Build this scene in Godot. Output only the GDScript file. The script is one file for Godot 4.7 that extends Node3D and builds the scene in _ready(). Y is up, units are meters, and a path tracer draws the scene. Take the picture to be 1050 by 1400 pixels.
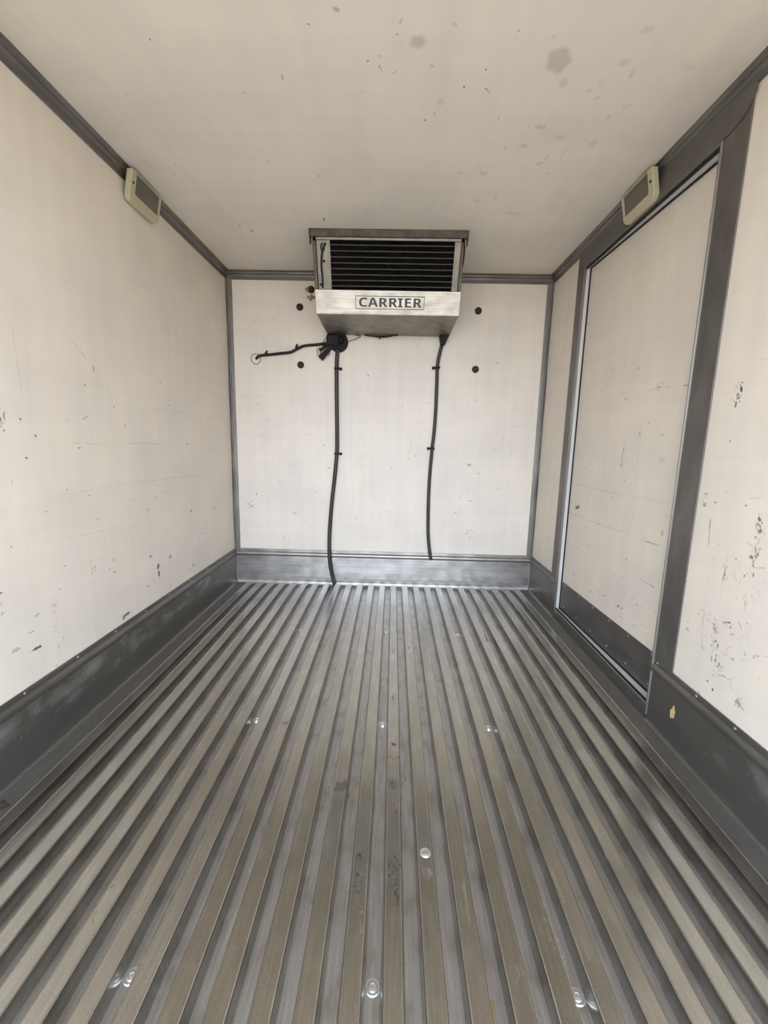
extends Node3D

const W := 0.9        # half the inner width
const H := 1.793      # inner height
const L := 2.48       # from the front bulkhead to the open rear
const RIB := 0.0666   # spacing of the floor ribs

# ---------------------------------------------------------------- painting of wear, in metres on the surface
class Paint:
	var img: Image
	var a0 := 0.0
	var b1 := 0.0
	var ppm := 1000.0
	var rng := RandomNumberGenerator.new()
	var tones := [Color(0.21, 0.19, 0.175), Color(0.47, 0.45, 0.42), Color(0.60, 0.51, 0.41), Color(0.86, 0.86, 0.86), Color(0.76, 0.60, 0.30), Color(0.97, 0.97, 0.97)]

	func _init(a_start: float, b_top: float, wide: float, tall: float, per_metre: float, tone: Color, number: int) -> void:
		a0 = a_start
		b1 = b_top
		ppm = per_metre
		rng.seed = number
		var coarse := 4
		var w := int(wide * ppm)
		var h := int(tall * ppm)
		var n := FastNoiseLite.new()
		n.seed = number
		n.frequency = 0.012
		n.fractal_octaves = 4
		var streak := FastNoiseLite.new()
		streak.seed = number + 7
		streak.frequency = 0.05
		streak.fractal_octaves = 3
		var low := Image.create(w / coarse, h / coarse, false, Image.FORMAT_RGB8)
		for y in h / coarse:
			for x in w / coarse:
				var g := n.get_noise_2d(x, y)
				var s := streak.get_noise_2d(x * 1.2, y * 0.08)
				var q := streak.get_noise_2d(x * 0.06 + 900.0, y * 1.1)
				var k := 1.0 + 0.030 * g + 0.016 * s + 0.010 * q
				low.set_pixel(x, y, Color(tone.r * k, tone.g * (k - 0.006 * maxf(0.0, g)), tone.b * (k - 0.022 * maxf(0.0, g + s))))
		low.resize(w, h, Image.INTERPOLATE_CUBIC)
		img = low

	func dab(x: int, y: int, c: Color, al: float) -> void:
		if x >= 0 and y >= 0 and x < img.get_width() and y < img.get_height():
			img.set_pixel(x, y, img.get_pixel(x, y).lerp(c, clampf(al, 0.0, 1.0)))

	func line(a: float, b: float, a2: float, b2: float, wide: float, al: float, t: int) -> void:
		var p := Vector2((a - a0) * ppm, (b1 - b) * ppm)
		var q := Vector2((a2 - a0) * ppm, (b1 - b2) * ppm)
		var long := p.distance_to(q)
		var side := (q - p).normalized().orthogonal()
		var half := maxf(0.5, wide * ppm * 0.32)
		var wob := rng.randf() * 100.0
		for i in int(long) + 1:
			var f := i / maxf(long, 1.0)
			var here := p.lerp(q, f) + side * sin(wob + f * 5.0) * long * 0.006
			var gap := 0.55 + 0.45 * sin(wob + i * 0.11) * sin(wob * 2.0 + i * 0.031)
			var taper := minf(1.0, minf(f, 1.0 - f) * 8.0 + 0.25)
			var k := -half
			while k <= half:
				var at := here + side * k
				dab(int(at.x), int(at.y), tones[t], al * gap * taper * rng.randf_range(0.55, 1.0))
				k += 1.0

	func chip(a: float, b: float, ra: float, rb: float, al: float, t: int) -> void:
		var c := Vector2((a - a0) * ppm, (b1 - b) * ppm)
		var rx := maxf(1.2, ra * ppm)
		var ry := maxf(1.2, rb * ppm)
		var lean := rng.randf_range(-0.5, 0.5)
		var p1 := rng.randf() * TAU
		var p2 := rng.randf() * TAU
		var big := maxf(rx, ry) > 14.0 and al < 0.5
		for y in range(int(c.y - ry * 1.5), int(c.y + ry * 1.5) + 1):
			for x in range(int(c.x - rx * 1.6), int(c.x + rx * 1.6) + 1):
				var d := Vector2((x - c.x + (y - c.y) * lean * rx / ry * 0.6) / rx, (y - c.y) / ry)
				var ang := d.angle()
				var edge := 0.9 + (0.08 if big else 0.2) * sin(ang * 2.0 + p1) + (0.05 if big else 0.14) * sin(ang * 5.0 + p2)
				var over := (edge - d.length()) * (minf(rx, ry) * (0.10 if big else 0.9))
				if over > 0.0:
					dab(x, y, tones[t], al * minf(1.0, over) * rng.randf_range(0.7, 1.0))

	func scuff(a: float, b: float, ra: float, rb: float, n: int, al: float, t: int) -> void:
		for i in n:
			var x := a + rng.randf_range(-1.0, 1.0) * ra
			var y := b + rng.randf_range(-1.0, 1.0) * rb
			if rng.randf() < 0.45:
				var ang := rng.randf_range(-0.9, 0.9) + (PI / 2 if rb > ra else 0.0)
				var long := rng.randf_range(0.004, 0.022)
				line(x, y, x + cos(ang) * long, y + sin(ang) * long, rng.randf_range(0.002, 0.005), al * rng.randf_range(0.5, 1.1), t)
			else:
				chip(x, y, rng.randf_range(0.0014, 0.005), rng.randf_range(0.0014, 0.006), al * rng.randf_range(0.5, 1.1), t)

	func texture() -> ImageTexture:
		img.generate_mipmaps()
		return ImageTexture.create_from_image(img)


# ---------------------------------------------------------------- mesh code
func start() -> SurfaceTool:
	var st := SurfaceTool.new()
	st.begin(Mesh.PRIMITIVE_TRIANGLES)
	return st

func vert(st: SurfaceTool, p: Vector3, n: Vector3, uv: Vector2) -> void:
	st.set_normal(n)
	st.set_uv(uv)
	st.add_vertex(p)

func tri(st: SurfaceTool, a: Vector3, b: Vector3, c: Vector3, na: Vector3, nb: Vector3, nc: Vector3, ua := Vector2.ZERO, ub := Vector2.ZERO, uc := Vector2.ZERO) -> void:
	if (b - a).cross(c - a).dot(na + nb + nc) > 0.0:   # front faces run clockwise
		vert(st, a, na, ua); vert(st, c, nc, uc); vert(st, b, nb, ub)
	else:
		vert(st, a, na, ua); vert(st, b, nb, ub); vert(st, c, nc, uc)

func quad(st: SurfaceTool, a: Vector3, b: Vector3, c: Vector3, d: Vector3, n: Vector3, ua := Vector2.ZERO, ub := Vector2.ZERO, uc := Vector2.ZERO, ud := Vector2.ZERO) -> void:
	tri(st, a, b, c, n, n, n, ua, ub, uc)
	tri(st, a, c, d, n, n, n, ua, uc, ud)

# a profile in the plane of ux and uy, pushed along uz; short faces that meet under 50 degrees are shaded as one curve
func prism(st: SurfaceTool, profile: Array, o: Vector3, ux: Vector3, uy: Vector3, uz: Vector3, long: float, planar := false) -> void:
	var poly := PackedVector2Array(profile)
	var n := poly.size()
	var turn := -1.0 if Geometry2D.is_polygon_clockwise(poly) else 1.0
	var normals: Array[Vector2] = []
	for i in n:
		var e := poly[(i + 1) % n] - poly[i]
		normals.append(Vector2(e.y, -e.x).normalized() * turn)
	var far := uz * long
	var run := 0.0
	for i in n:
		var j := (i + 1) % n
		var na := normals[i]
		var nb := normals[i]
		var before := (i - 1 + n) % n
		var short := poly[i].distance_to(poly[j]) < 0.0125   # broad faces stay flat
		if short and poly[before].distance_to(poly[i]) < 0.0125 and na.dot(normals[before]) > 0.64:
			na = (na + normals[before]).normalized()
		if short and poly[j].distance_to(poly[(j + 1) % n]) < 0.0125 and nb.dot(normals[j]) > 0.64:
			nb = (nb + normals[j]).normalized()
		var a := o + ux * poly[i].x + uy * poly[i].y
		var b := o + ux * poly[j].x + uy * poly[j].y
		var n1 := ux * na.x + uy * na.y
		var n2 := ux * nb.x + uy * nb.y
		var next := run + poly[i].distance_to(poly[j])
		var u1 := Vector2(run, 0)
		var u2 := Vector2(next, 0)
		var v := Vector2(0, long)
		if planar:
			tri(st, a, b, b + far, n1, n2, n2, Vector2(a.x, a.z), Vector2(b.x, b.z), Vector2(b.x, b.z + far.z))
			tri(st, a, b + far, a + far, n1, n2, n1, Vector2(a.x, a.z), Vector2(b.x, b.z + far.z), Vector2(a.x, a.z + far.z))
		else:
			tri(st, a, b, b + far, n1, n2, n2, u1, u2, u2 + v)
			tri(st, a, b + far, a + far, n1, n2, n1, u1, u2 + v, u1 + v)
		run = next
	var cut := Geometry2D.triangulate_polygon(poly)
	for i in range(0, cut.size(), 3):
		var p: Array[Vector3] = []
		for k in 3:
			p.append(o + ux * poly[cut[i + k]].x + uy * poly[cut[i + k]].y)
		tri(st, p[0], p[1], p[2], -uz, -uz, -uz, poly[cut[i]], poly[cut[i + 1]], poly[cut[i + 2]])
		tri(st, p[0] + far, p[1] + far, p[2] + far, uz, uz, uz, poly[cut[i]], poly[cut[i + 1]], poly[cut[i + 2]])

# a box with chamfered edges, given by its corners, in a frame of its own
func block(st: SurfaceTool, lo: Vector3, hi: Vector3, bevel := 0.001, frame := Transform3D()) -> void:
	var c := (lo + hi) / 2
	var h := (hi - lo) / 2
	bevel = minf(bevel, minf(h.x, minf(h.y, h.z)) * 0.6)
	var ax := [Vector3.RIGHT, Vector3.UP, Vector3.BACK]
	var hs := [h.x, h.y, h.z]
	for i in 3:
		var j := (i + 1) % 3
		var k := (i + 2) % 3
		for s in [-1.0, 1.0]:
			var q: Array[Vector3] = []
			var uv: Array[Vector2] = []
			for t in [[-1, -1], [1, -1], [1, 1], [-1, 1]]:
				q.append(frame * (c + ax[i] * hs[i] * s + ax[j] * (hs[j] - bevel) * t[0] + ax[k] * (hs[k] - bevel) * t[1]))
				var jk := Vector2(hs[j] * t[0], hs[k] * t[1])
				uv.append(jk if hs[k] >= hs[j] else Vector2(jk.y, jk.x))
			quad(st, q[0], q[1], q[2], q[3], frame.basis * (ax[i] * s), uv[0], uv[1], uv[2], uv[3])
			for s2 in [-1.0, 1.0]:   # the edge between the faces i and j
				var e: Array[Vector3] = []
				for t in [-1.0, 1.0]:
					e.append(frame * (c + ax[i] * hs[i] * s + ax[j] * (hs[j] - bevel) * s2 + ax[k] * (hs[k] - bevel) * t))
				for t in [1.0, -1.0]:
					e.append(frame * (c + ax[i] * (hs[i] - bevel) * s + ax[j] * hs[j] * s2 + ax[k] * (hs[k] - bevel) * t))
				quad(st, e[0], e[1], e[2], e[3], (frame.basis * (ax[i] * s + ax[j] * s2)).normalized())
	for sx in [-1.0, 1.0]:
		for sy in [-1.0, 1.0]:
			for sz in [-1.0, 1.0]:
				var n := (frame.basis * Vector3(sx, sy, sz)).normalized()
				tri(st, frame * (c + Vector3(h.x * sx, (h.y - bevel) * sy, (h.z - bevel) * sz)), frame * (c + Vector3((h.x - bevel) * sx, h.y * sy, (h.z - bevel) * sz)), frame * (c + Vector3((h.x - bevel) * sx, (h.y - bevel) * sy, h.z * sz)), n, n, n)

# a round bar along a smooth curve through the points
func tube(st: SurfaceTool, through: Array, radius: float, sides := 10, steps := 6) -> void:
	var pts: Array[Vector3] = []
	var m := through.size()
	for i in m - 1:
		var p0: Vector3 = through[maxi(i - 1, 0)]
		var p3: Vector3 = through[mini(i + 2, m - 1)]
		for k in steps:
			pts.append(through[i].cubic_interpolate(through[i + 1], p0, p3, k / float(steps)))
	pts.append(through[m - 1])
	var run := 0.0
	var up := Vector3.UP
	var before: Array[Vector3] = []
	var before_n: Array[Vector3] = []
	for i in pts.size():
		var dir := (pts[mini(i + 1, pts.size() - 1)] - pts[maxi(i - 1, 0)]).normalized()
		if i == 0 and absf(dir.dot(up)) > 0.9:
			up = Vector3.RIGHT
		up = (up - dir * up.dot(dir)).normalized()
		var side := dir.cross(up)
		var ring: Array[Vector3] = []
		var ring_n: Array[Vector3] = []
		for k in sides:
			var a := TAU * k / sides
			ring_n.append(up * cos(a) + side * sin(a))
			ring.append(pts[i] + ring_n[k] * radius)
		if i == 0 or i == pts.size() - 1:
			var cap := -dir if i == 0 else dir
			for k in sides:
				tri(st, pts[i], ring[k], ring[(k + 1) % sides], cap, cap, cap)
		if i > 0:
			var next := run + pts[i].distance_to(pts[i - 1])
			for k in sides:
				var j := (k + 1) % sides
				var u0 := radius * TAU * k / sides
				var u1 := radius * TAU * (k + 1) / sides
				tri(st, before[k], before[j], ring[j], before_n[k], before_n[j], ring_n[j], Vector2(u0, run), Vector2(u1, run), Vector2(u1, next))
				tri(st, before[k], ring[j], ring[k], before_n[k], ring_n[j], ring_n[k], Vector2(u0, run), Vector2(u1, next), Vector2(u0, next))
			run = next
		before = ring
		before_n = ring_n

# a turned shape: profile of (radius, height) round the axis n at o
func lathe(st: SurfaceTool, profile: Array, o: Vector3, n: Vector3, sides := 16) -> void:
	var u := n.cross(Vector3.UP if absf(n.y) < 0.9 else Vector3.RIGHT).normalized()
	var v := n.cross(u)
	for i in profile.size() - 1:
		var e: Vector2 = profile[i + 1] - profile[i]
		var flat := Vector2(-e.y, e.x).normalized()
		if flat.y < -0.001 or (absf(flat.y) <= 0.001 and flat.x < 0):
			flat = -flat
		for k in sides:
			var d0 := u * cos(TAU * k / sides) + v * sin(TAU * k / sides)
			var d1 := u * cos(TAU * (k + 1) / sides) + v * sin(TAU * (k + 1) / sides)
			var n0 := (d0 * flat.x + n * flat.y).normalized()
			var n1 := (d1 * flat.x + n * flat.y).normalized()
			var a: Vector3 = o + d0 * profile[i].x + n * profile[i].y
			var b: Vector3 = o + d1 * profile[i].x + n * profile[i].y
			var c: Vector3 = o + d1 * profile[i + 1].x + n * profile[i + 1].y
			var d: Vector3 = o + d0 * profile[i + 1].x + n * profile[i + 1].y
			if profile[i].x > 0.0:
				tri(st, a, b, c, n0, n1, n1)
			if profile[i + 1].x > 0.0:
				tri(st, a, c, d, n0, n1, n0)
			elif profile[i].x > 0.0:
				pass

# ---------------------------------------------------------------- naming
func numbered(called: String, parent: Node) -> String:
	if not parent.has_node(NodePath(called)):
		return called
	var k := 1
	while parent.has_node(NodePath("%s_%03d" % [called, k])):
		k += 1
	return "%s_%03d" % [called, k]

func tag(o: Node, label: String, category: String, group := "", kind := "") -> void:
	if label: o.set_meta("label", label)
	if category: o.set_meta("category", category)
	if group: o.set_meta("group", group)
	if kind: o.set_meta("kind", kind)

func base(called: String, at: Vector3, label: String, category: String, group := "", kind := "") -> Node3D:
	var o := Node3D.new()
	o.name = numbered(called, self)
	add_child(o, true)
	o.position = at
	tag(o, label, category, group, kind)
	return o

# commits a shape as one named mesh; shapes are written in the scene's metres and set back by the place of the thing
func part(called: String, st: SurfaceTool, m: Material, parent: Node3D, label := "") -> MeshInstance3D:
	var o := MeshInstance3D.new()
	o.mesh = st.commit()
	o.material_override = m
	o.name = numbered(called, parent)
	parent.add_child(o, true)
	var place := Vector3.ZERO
	var up: Node = parent
	while up != self:
		place += up.position
		up = up.get_parent()
	o.position = -place
	if label: o.set_meta("label", label)
	return o

func single(called: String, st: SurfaceTool, m: Material, label: String, category: String, group := "", kind := "") -> MeshInstance3D:
	var o := part(called, st, m, self)
	tag(o, label, category, group, kind)
	return o

func copy_at(mesh: Mesh, called: String, m: Material, parent: Node3D, at: Vector3, turn := Basis()) -> MeshInstance3D:
	var o := MeshInstance3D.new()
	o.mesh = mesh
	o.material_override = m
	o.name = numbered(called, parent)
	parent.add_child(o, true)
	var place := Vector3.ZERO
	var up: Node = parent
	while up != self:
		place += up.position
		up = up.get_parent()
	o.position = at - place
	o.basis = turn
	return o

# ---------------------------------------------------------------- materials
func plain(c: Color, rough: float, metal := 0.0) -> StandardMaterial3D:
	var m := StandardMaterial3D.new()
	m.albedo_color = c
	m.roughness = rough
	m.metallic = metal
	return m

func painted(t: Texture2D, rough: float, wide: float, tall: float) -> StandardMaterial3D:
	var m := plain(Color.WHITE, rough)
	m.albedo_texture = t
	m.uv1_scale = Vector3(1.0 / wide, 1.0 / tall, 1.0)
	return m

# drawn or rolled metal: streaks along v, blotches of oxide, tone between two colours
func metal_texture(dark: Color, pale: Color, streaks: float, number: int) -> ImageTexture:
	var n := FastNoiseLite.new()
	n.seed = number
	n.frequency = 0.09
	n.fractal_octaves = 3
	var s := n.get_seamless_image(384, 24)
	s.resize(384, 384, Image.INTERPOLATE_CUBIC)
	n.seed = number + 1
	n.frequency = 0.014
	n.fractal_octaves = 5
	var b := n.get_seamless_image(384, 384)
	var img := Image.create(384, 384, false, Image.FORMAT_RGB8)
	for y in 384:
		for x in 384:
			var t := s.get_pixel(x, y).r * streaks + b.get_pixel(x, y).r * (1.0 - streaks)
			img.set_pixel(x, y, dark.lerp(pale, t))
	img.generate_mipmaps()
	return ImageTexture.create_from_image(img)

func metal(t: Texture2D, rough: float, shine: float, u := 3.0, v := 0.8) -> StandardMaterial3D:
	var m := plain(Color.WHITE, rough, shine)
	m.albedo_texture = t
	m.uv1_scale = Vector3(u, v, 1.0)
	return m

# faces of a flat wall piece carry the paint of the whole wall: (a, b) of the surface are the texture's metres
func slab(st: SurfaceTool, lo: Vector3, hi: Vector3, across: int, up: int, up_top: float) -> void:
	var c := [lo, hi]
	for i in 3:
		for s in 2:
			var n := Vector3.ZERO
			n[i] = -1.0 if s == 0 else 1.0
			var q: Array[Vector3] = []
			var uv: Array[Vector2] = []
			for t in [[0, 0], [1, 0], [1, 1], [0, 1]]:
				var p := Vector3.ZERO
				p[i] = c[s][i]
				p[(i + 1) % 3] = c[t[0]][(i + 1) % 3]
				p[(i + 2) % 3] = c[t[1]][(i + 2) % 3]
				q.append(p)
				uv.append(Vector2(p[across], up_top - p[up]))
			quad(st, q[0], q[1], q[2], q[3], n, uv[0], uv[1], uv[2], uv[3])

# the bulkhead unit's front leans: a point on it by its x, its height and how far it stands proud
const LEAN := Vector3(0.0, -0.3528, 0.9357)
const RISE := Vector3(0.0, 0.9357, 0.3528)

func on_front(x: float, y: float, proud := 0.0) -> Vector3:
	return Vector3(x, y, 0.352 + (y - 1.48) * 0.377) + LEAN * proud

func front_bar(st: SurfaceTool, x0: float, x1: float, y0: float, y1: float, back: float, proud: float, bevel := 0.001) -> void:
	var frame := Transform3D(Basis(Vector3.RIGHT, RISE, LEAN), on_front(0.0, y0))
	block(st, Vector3(x0, 0.0, back), Vector3(x1, (y1 - y0) / 0.9357, proud), bevel, frame)

func _ready() -> void:
	# ------------------------------------------------------------ camera
	var cam := Camera3D.new()
	cam.name = "camera"
	cam.projection = Camera3D.PROJECTION_PERSPECTIVE
	cam.keep_aspect = Camera3D.KEEP_HEIGHT
	cam.fov = 100.33
	cam.near = 0.02
	cam.transform = Transform3D(Basis(Vector3(0.999516, 0.022302, -0.021695), Vector3(-0.025535, 0.986379, -0.162494), Vector3(0.017775, 0.16297, 0.986471)).orthonormalized(), Vector3(0.0483, 0.8843, 2.5225))
	add_child(cam)
	cam.current = true

	# ------------------------------------------------------------ overcast sky, seen only through the open rear
	var air := ProceduralSkyMaterial.new()
	air.sky_top_color = Color(0.84, 0.897, 0.98)
	air.sky_horizon_color = Color(0.905, 0.935, 0.995)
	air.sky_curve = 0.2
	air.ground_horizon_color = Color(0.60, 0.55, 0.47)
	air.ground_bottom_color = Color(0.55, 0.50, 0.43)
	air.sun_angle_max = 1.0
	air.energy_multiplier = 1.0
	var sky := Sky.new()
	sky.sky_material = air
	var env := Environment.new()
	env.background_mode = Environment.BG_SKY
	env.sky = sky
	env.tonemap_mode = Environment.TONE_MAPPER_LINEAR
	env.tonemap_exposure = 6.4
	env.sdfgi_enabled = true
	env.ssao_enabled = true
	env.ssil_enabled = true
	var we := WorldEnvironment.new()
	we.name = "overcast_daylight"
	we.environment = env
	add_child(we)

	# ------------------------------------------------------------ paint and wear
	var cream := Color(0.892, 0.855, 0.800)
	var left_paint := Paint.new(0.0, H, 2.0, H, 1000.0, cream, 11)
	var right_paint := Paint.new(0.0, H, 2.0, H, 1000.0, cream, 23)
	var door_paint := right_paint
	var back_paint := Paint.new(-W, H, 2.0 * W, H, 1000.0, Color(0.922, 0.894, 0.855), 37)
	var top_paint := Paint.new(-W, 2.0, 2.0 * W, 2.0, 900.0, Color(0.893, 0.863, 0.822), 51)
	wall_marks(left_paint, right_paint, door_paint, back_paint, top_paint)
	for p in [left_paint, right_paint]:
		p.scuff(0.9, 0.55, 0.8, 0.35, 120, 0.16, 1)
		p.scuff(0.9, 0.45, 0.8, 0.25, 60, 0.22, 0)
	back_paint.scuff(0.0, 0.6, 0.85, 0.45, 150, 0.2, 1)
	back_paint.scuff(0.0, 0.45, 0.85, 0.3, 50, 0.3, 0)
	var floor_paint := floor_picture()

	# ------------------------------------------------------------ materials
	var m := {}
	m.left = painted(left_paint.texture(), 0.38, 2.0, H)
	m.right = painted(right_paint.texture(), 0.42, 2.0, H)
	m.back = painted(back_paint.texture(), 0.42, 2.0 * W, H)
	m.back.uv1_offset = Vector3(0.5, 0, 0)
	m.top = painted(top_paint.texture(), 0.45, 2.0 * W, 2.0)
	m.top.uv1_offset = Vector3(0.5, 0, 0)
	m.floor = painted(floor_paint.texture(), 0.30, 2.0 * W, 2.1)
	m.floor.uv1_scale.y = -1.0 / 2.1
	m.floor.uv1_offset = Vector3(0.5, 1.0, 0)
	m.floor.metallic = 1.0
	m.valley = m.floor.duplicate()
	m.valley.roughness = 0.42
	m.floor.roughness = 0.25
	m.strip = m.floor.duplicate()
	m.strip.roughness = 0.5
	m.strip.metallic = 0.85
	m.outer = plain(Color(0.80, 0.80, 0.79), 0.5)
	var grey_sheet := metal_texture(Color(0.40, 0.39, 0.375), Color(0.56, 0.55, 0.535), 0.45, 5)
	var bare_sheet := metal_texture(Color(0.54, 0.53, 0.515), Color(0.78, 0.767, 0.75), 0.35, 15)
	var bright_sheet := metal_texture(Color(0.56, 0.55, 0.53), Color(0.80, 0.79, 0.765), 0.35, 25)
	m.trim = metal(grey_sheet, 0.42, 0.75)
	m.post = metal(metal_texture(Color(0.40, 0.385, 0.365), Color(0.50, 0.485, 0.465), 0.12, 105), 0.46, 0.65, 2.0, 0.9)
	m.kick = metal(bare_sheet, 0.36, 0.85, 1.5, 1.2)
	var kick_paint := kick_picture()
	m.side_kick = painted(kick_paint.texture(), 0.42, 0.24, 2.0)
	m.side_kick.uv1_scale.y = -0.5
	m.side_kick.metallic = 0.8
	m.bright = metal(bright_sheet, 0.30, 0.95, 2.5, 1.5)
	m.dull = metal(metal_texture(Color(0.30, 0.28, 0.25), Color(0.46, 0.435, 0.40), 0.2, 95), 0.5, 0.6, 3.0, 3.0)
	m.corner = metal(metal_texture(Color(0.46, 0.45, 0.435), Color(0.68, 0.67, 0.65), 0.35, 125), 0.48, 0.75)
	m.lip = metal(metal_texture(Color(0.50, 0.49, 0.47), Color(0.66, 0.65, 0.63), 0.3, 115), 0.4, 0.8)
	m.unit = metal(metal_texture(Color(0.46, 0.445, 0.415), Color(0.62, 0.60, 0.565), 0.2, 35), 0.46, 0.8, 2.0, 2.0)
	m.rivet = plain(Color(0.72, 0.72, 0.71), 0.35, 0.9)
	m.steel = plain(Color(0.84, 0.84, 0.83), 0.34, 0.95)
	m.gasket = plain(Color(0.055, 0.053, 0.05), 0.6)
	m.rubber = plain(Color(0.34, 0.335, 0.325), 0.75)
	m.white_trim = plain(Color(0.82, 0.82, 0.81), 0.4)
	m.black = plain(Color(0.03, 0.028, 0.027), 0.65)
	m.coil = plain(Color(0.34, 0.335, 0.325), 0.7, 0.3)
	m.slat = plain(Color(0.30, 0.29, 0.28), 0.5, 0.6)
	m.hose = metal(metal_texture(Color(0.165, 0.148, 0.13), Color(0.24, 0.22, 0.20), 0.3, 45), 0.42, 0.0)
	m.cable = plain(Color(0.06, 0.05, 0.045), 0.6)
	m.rust = metal(metal_texture(Color(0.13, 0.095, 0.075), Color(0.30, 0.22, 0.16), 0.0, 55), 0.75, 0.2, 12.0, 12.0)
	m.bolt = plain(Color(0.30, 0.235, 0.18), 0.6, 0.5)
	m.ivory = plain(Color(0.735, 0.715, 0.60), 0.5)
	m.lens = plain(Color(0.38, 0.36, 0.335), 0.3)
	m.foam = plain(Color(0.66, 0.56, 0.42), 0.9)
	m.ink = plain(Color(0.25, 0.26, 0.31), 0.5, 0.2)
	m.sealant = plain(Color(0.70, 0.66, 0.58), 0.35)
	m.chip = plain(Color(0.80, 0.70, 0.50), 0.7)
	m.dirt = plain(Color(0.24, 0.19, 0.11), 0.9)
	m.ground = metal(metal_texture(Color(0.68, 0.617, 0.53), Color(0.76, 0.697, 0.61), 0.0, 65), 0.9, 0.0, 0.5, 0.5)  # out of view; warm tone chosen to tint light on ceiling and upper bulkhead

	shell(m)
	floor_and_kicks(m)
	trims(m)
	door(m)
	cooling_unit(m)
	pipes(m)
	small_things(m)


# kick plates: across the texture runs the plate's profile from its top, along it the length of the body
func kick_picture() -> Paint:
	var p := Paint.new(0.0, 2.0, 0.24, 2.0, 700.0, Color(0.490, 0.478, 0.460), 87)
	p.scuff(0.050, 1.20, 0.040, 0.45, 110, 0.5, 3)
	p.scuff(0.050, 0.95, 0.035, 0.20, 80, 0.55, 3)
	p.scuff(0.060, 0.55, 0.040, 0.30, 60, 0.45, 3)
	p.scuff(0.070, 1.00, 0.050, 0.70, 50, 0.30, 0)
	p.scuff(0.125, 1.00, 0.050, 0.95, 40, 0.16, 3)
	for k in 40:
		p.chip(p.rng.randf_range(0.015, 0.085), p.rng.randf_range(0.3, 1.7), p.rng.randf_range(0.012, 0.032), p.rng.randf_range(0.03, 0.08), p.rng.randf_range(0.16, 0.36), 3)
	return p


func floor_picture() -> Paint:
	var p := Paint.new(-W, 2.1, 2.0 * W, 2.1, 20.0, Color(0.5, 0.5, 0.5), 71)
	p.ppm = 600.0
	var w := int(2.0 * W * p.ppm)
	var h := int(2.1 * p.ppm)
	var img := Image.create(w, h, false, Image.FORMAT_RGB8)
	var grain := FastNoiseLite.new()
	grain.seed = 72
	grain.frequency = 0.30
	grain.fractal_octaves = 2
	var blot := FastNoiseLite.new()
	blot.seed = 73
	blot.frequency = 0.03
	blot.fractal_octaves = 4
	var rows := PackedFloat32Array()
	for x in w:
		var mx := x / p.ppm - W
		var k := floori((mx - 0.037) / RIB)
		var in_rib := absf(mx - 0.037 - RIB * (k + 0.5))
		var edge_strip := mx < -0.815 or mx > 0.826
		var top := in_rib < 0.0195 or edge_strip
		var bare := k == -6 or (k == 5 and false)
		for y in h:
			var g := grain.get_noise_2d(x * 0.9, y * 0.035)
			var b := blot.get_noise_2d(x, y * 0.6)
			var f := grain.get_noise_2d(x + 300.0, y)
			var c: Color
			if edge_strip:
				c = Color(0.56, 0.55, 0.535)
			elif top:
				var clean := smoothstep(0.22, 0.5, b + 0.35 * g) * 0.6
				c = Color(0.722, 0.714, 0.688).lerp(Color(0.74, 0.735, 0.73), maxf(clean, 0.75 if bare else 0.0))
			else:
				var dirty := smoothstep(0.2, 0.5, -b + 0.35 * f) * 0.5
				c = Color(0.75, 0.748, 0.745).lerp(Color(0.66, 0.64, 0.61), dirty)
			var t := 1.0 + (0.045 if top else 0.08) * g + 0.04 * b + 0.05 * f
			img.set_pixel(x, y, Color(c.r * t, c.g * t, c.b * t))
	p.img = img
	floor_marks(p)
	return p


# the insulated box: walls with thickness, open at the rear, above unseen ground
func shell(m: Dictionary) -> void:
	var st := start()
	slab(st, Vector3(-W - 0.07, -0.12, -0.08), Vector3(-W, H + 0.07, L), 2, 1, H)
	single("wall_left", st, m.left, "cream painted left wall with scratches and dark chips, plain from front to rear", "wall", "", "structure")
	st = start()
	slab(st, Vector3(-W, 0.0, -0.08), Vector3(W, H, 0.0), 0, 1, H)
	single("wall_back", st, m.back, "off-white bulkhead wall at the far end, behind the cooling unit and the hoses", "wall", "", "structure")
	st = start()
	slab(st, Vector3(W, -0.12, -0.08), Vector3(W + 0.07, H + 0.07, 0.415), 2, 1, H)
	slab(st, Vector3(W, -0.12, 1.235), Vector3(W + 0.07, H + 0.07, L), 2, 1, H)
	slab(st, Vector3(W, -0.12, 0.415), Vector3(W + 0.07, 0.055, 1.235), 2, 1, H)
	slab(st, Vector3(W, 1.683, 0.415), Vector3(W + 0.07, H + 0.07, 1.235), 2, 1, H)
	single("wall_right", st, m.right, "off-white right wall with scuffs, cut by the side door", "wall", "", "structure")
	st = start()
	slab(st, Vector3(-W, H, -0.08), Vector3(W, H + 0.07, L), 0, 2, 2.0)
	single("ceiling", st, m.top, "cream ceiling with grey blotches and a round stain", "ceiling", "", "structure")
	st = start()
	slab(st, Vector3(-14, -0.95, -14), Vector3(14, -0.82, 18), 0, 2, 0.0)
	single("unseen_ground", st, m.ground, "pale ground out of view beyond the open rear, throwing warm light up into the box", "ground", "", "structure")


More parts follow.
